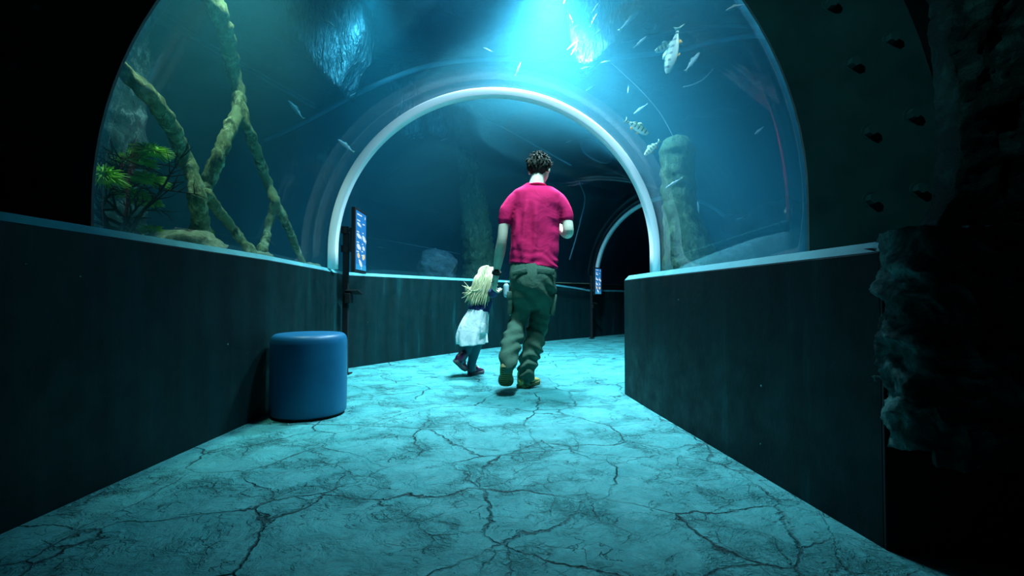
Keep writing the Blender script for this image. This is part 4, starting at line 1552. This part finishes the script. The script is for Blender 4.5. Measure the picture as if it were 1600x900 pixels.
def g(px, py, dy=0.0):
    return P(px, py, GY + dy) - go


def TG_(*pts):
    return [(*g(px, py, dy), *r) for px, py, dy, *r in pts]


grot = Matrix.Rotation(radians(-48), 3, 'Z') @ Matrix.Rotation(radians(10), 3, 'Y')
GH = 0.185
bm = bmesh.new()
LG = head_shape(bm, g(760, 432, .02), grot, GH)
add_tube(bm, TG_((759, 442, .01, .030), (758, 451, 0, .032), (757, 457, 0, .045)), 12, 4)
add_tube(bm, TG_((757, 454, 0, .045, .070), (756, 462, 0, .060, .078), (753, 474, 0, .062, .072), (750, 486, 0, .068, .078), (746, 500, 0, .065, .078)), 16, 5, side=(1, 0, 0))
gh = lw + mo - go + Vector((-.004, .045, -.085))
sh = g(767, 457, -.01)
add_tube(bm, [(*sh, .030), (*(sh.lerp(gh, .5) + Vector((.008, 0, -.02))), .025), (*gh, .017)], 10, 6)
hand(bm, gh, Vector((-.05, -.45, .65)), Vector((.85, .1, .2)), 0.095, 0.5, -1)
add_tube(bm, TG_((747, 457, .02, .030), (741, 470, .07, .026), (745, 484, .14, .020), (747, 488, .15, .018)), 10, 5)
hand(bm, g(747, 488, .15), Vector((.2, .3, -.9)), Vector((-.9, .2, 0)), 0.105, 0.4, -1)
add_tube(bm, TG_((741, 500, 0, .055), (735, 530, 0, .048), (729, 546, -.03, .040), (722, 560, -.07, .030), (719, 566, -.08, .030)), 12, 5)
add_tube(bm, TG_((752, 500, 0, .055), (746, 532, .02, .048), (741, 550, .01, .042), (737, 568, 0, .031), (736, 576, 0, .030)), 12, 5)
fuse('body', bm, M['skin'], girl, 0.0042, 2)
for sx in (-1, 1):
    bm = bmesh.new()
    add_ball(bm, LG(sx * .13, .315, .02), .010)
    link('eye', bm, M['eye_white'], girl)

bm = bmesh.new()
add_tube(bm, TG_((757.5, 452, 0, .050, .055), (757, 457, 0, .062, .080), (755.5, 466, 0, .072, .084), (753, 476, 0, .074, .082), (749, 486, 0, .080, .088), (747, 491, 0, .082, .092)), 18, 5, side=(1, 0, 0))
e1 = sh.lerp(gh, .5) + Vector((.008, 0, -.02))
add_tube(bm, [(*sh, .042), (*e1, .035), (*(e1.lerp(gh, .8)), .027)], 12, 6)
add_tube(bm, TG_((748, 457, .02, .040), (741, 470, .07, .034), (744, 482, .13, .027)), 12, 5)
fuse('navy_top', bm, M['navy'], girl, 0.005, 2, lambda co, n: n * (0.004 * noise.noise(co * 22)))

# skirt with folds, an open flared shell
bm = bmesh.new()
rows = []
NS = 72
W = [(481, 748, 15.5, .080, 0.0), (486, 747.5, 16.5, .088, 0), (498, 743.5, 20.0, .105, 0), (512, 739.5, 22.5, .125, -.005), (526, 737, 23.5, .140, -.01), (538, 737.5, 22.5, .145, -.015)]
for k, (y, x, w, dep, dy) in enumerate(catmull(W, 5)):
    c = g(x, y, dy)
    t = k / 25
    row = []
    for j in range(NS):
        a = 2 * pi * j / NS
        fold = 1 + t * (0.11 * sin(a * 8 + 2.2 * noise.noise(Vector((cos(a), sin(a), t)))) + 0.06 * noise.noise(Vector((cos(a) * 2, sin(a) * 2, t * 2))))
        p = c + Vector((cos(a) * w * GY / 750 * fold, sin(a) * dep * fold, 0))
        p.z += t * (-0.012 * cos(a) * -1 + .03 * max(0, -cos(a) - .5)) 
        row.append(bm.verts.new(p))
    rows.append(row)
for a, b in zip(rows, rows[1:]):
    for j in range(NS):
        bm.faces.new((a[j], a[(j + 1) % NS], b[(j + 1) % NS], b[j]))
sk = link('skirt', bm, M['skirt'], girl)
mod(sk, 'SOLIDIFY', thickness=0.005, offset=-1)
bm = bmesh.new()
add_tube(bm, TG_((749, 480, 0, .082, .090), (748.3, 484.5, 0, .086, .094)), 24, 3, side=(1, 0, 0))
link('waistband', bm, M['navy'], sk)
# patch pocket on the skirt's right side
bm = bmesh.new()
add_box(bm, (.075, .008, .085), g(757, 513, -.115), Matrix.Rotation(.55, 3, 'Z') @ Matrix.Rotation(.08, 3, 'Y'), .003)
link('patch_pocket', bm, M['skirt'], sk)

bm = bmesh.new()
add_tube(bm, TG_((741, 502, 0, .060), (735, 530, 0, .053), (729, 546, -.03, .045), (722, 560, -.07, .036), (719, 566, -.08, .035)), 14, 5)
add_tube(bm, TG_((752, 502, 0, .060), (746, 532, .02, .053), (741, 550, .01, .047), (737, 568, 0, .037), (736, 576, 0, .035)), 14, 5)
fuse('tights', bm, M['tights'], girl, 0.005, 2)

# boots
hb = P(733, 584.5, 4.24); hb.z = 0
tb = P(753, 583.0, 4.34); tb.z = 0
db = (tb - hb).normalized()
shoe('boot', girl, hb - go, hb + db * .165 - go, Vector((0, 0, 1)), .072, ('boot', 'boot_sole'), .105, .040)
hb2 = P(709.5, 565, 4.10) - go
tb2 = P(727, 581.5, 4.19) - go
shoe('boot', girl, hb2, hb2 + (tb2 - hb2).normalized() * .160, Vector((.62, .30, .72)), .072, ('boot', 'boot_sole'), .10, .039)

# hair: cap, long streaming locks
rnd = random.Random(21)
bm = bmesh.new()
add_ball(bm, LG(0, -.07, .13), .385 * GH, (.97, 1.06, 1.0), grot, 24, 18)
add_ball(bm, LG(0, -.24, -.08), .27 * GH, (1.15, .8, 1.1), grot, 20, 14)
for k in range(120):
    t = rnd.random()
    u = rnd.random()
    x0 = 748 + 22 * u
    y0 = 418 + 10 * (2 * u - 1) ** 2 + rnd.uniform(-3, 6)
    # end points fan from the flying wisps at the left to the straight locks down the back
    f = rnd.random() ** 1.3
    u2 = 0.15 + 0.85 * u if f < .5 else u
    x3 = 724 + (1 - f) * 26 * u2 + 6 * u + rnd.uniform(-3, 3) + (1 - f) * 8
    y3 = 462 + (1 - f) * 16 + rnd.uniform(-8, 5) - 14 * f * (rnd.random() < .25)
    dyb = -0.075 - 0.03 * rnd.random()
    p0 = g(x0, y0, -.045 - .03 * sin(pi * u))
    p1 = g(x0 * .72 + x3 * .28 - 1 + 4 * u, 436 + rnd.uniform(-3, 3), dyb)
    p2 = g(x0 * .40 + x3 * .60 + 1, 452 + rnd.uniform(-3, 3), dyb - .01)
    p3 = g(x3, y3, dyb + rnd.uniform(-.03, .02))
    r = rnd.uniform(.006, .011)
    add_tube(bm, [(*p0, r * .8), (*p1, r), (*p2, r * .8), (*p3, r * .15)], 6, 5)
for k in range(26):                                     # locks beside the face, over the right shoulder
    x0 = 764 + 6 * rnd.random(); x3 = 758 + 12 * rnd.random()
    add_tube(bm, [(*g(x0, 418, -.05), .006), (*g(x0 + 2, 432, -.085), .008), (*g((x0 + x3) / 2 + 1, 445, -.085), .006), (*g(x3, 458 + 14 * rnd.random(), -.085), .0012)], 6, 5)
for (x3, y3, xm, ym) in ((722, 446, 733, 450), (721, 466, 734, 458), (725, 440, 737, 452), (722, 458, 732, 455), (729, 470, 738, 458), (726, 449, 736, 452)):
    add_tube(bm, [(*g(750, 430, -.07), .006), (*g((750 + xm) / 2, 443, -.085), .006), (*g(xm, ym, -.09), .004), (*g(x3, y3, -.09), .001)], 6, 5)
hr = link('hair', bm, M['hair_blond'], girl)
hr['label'] = 'long loose blond hair streaming behind'
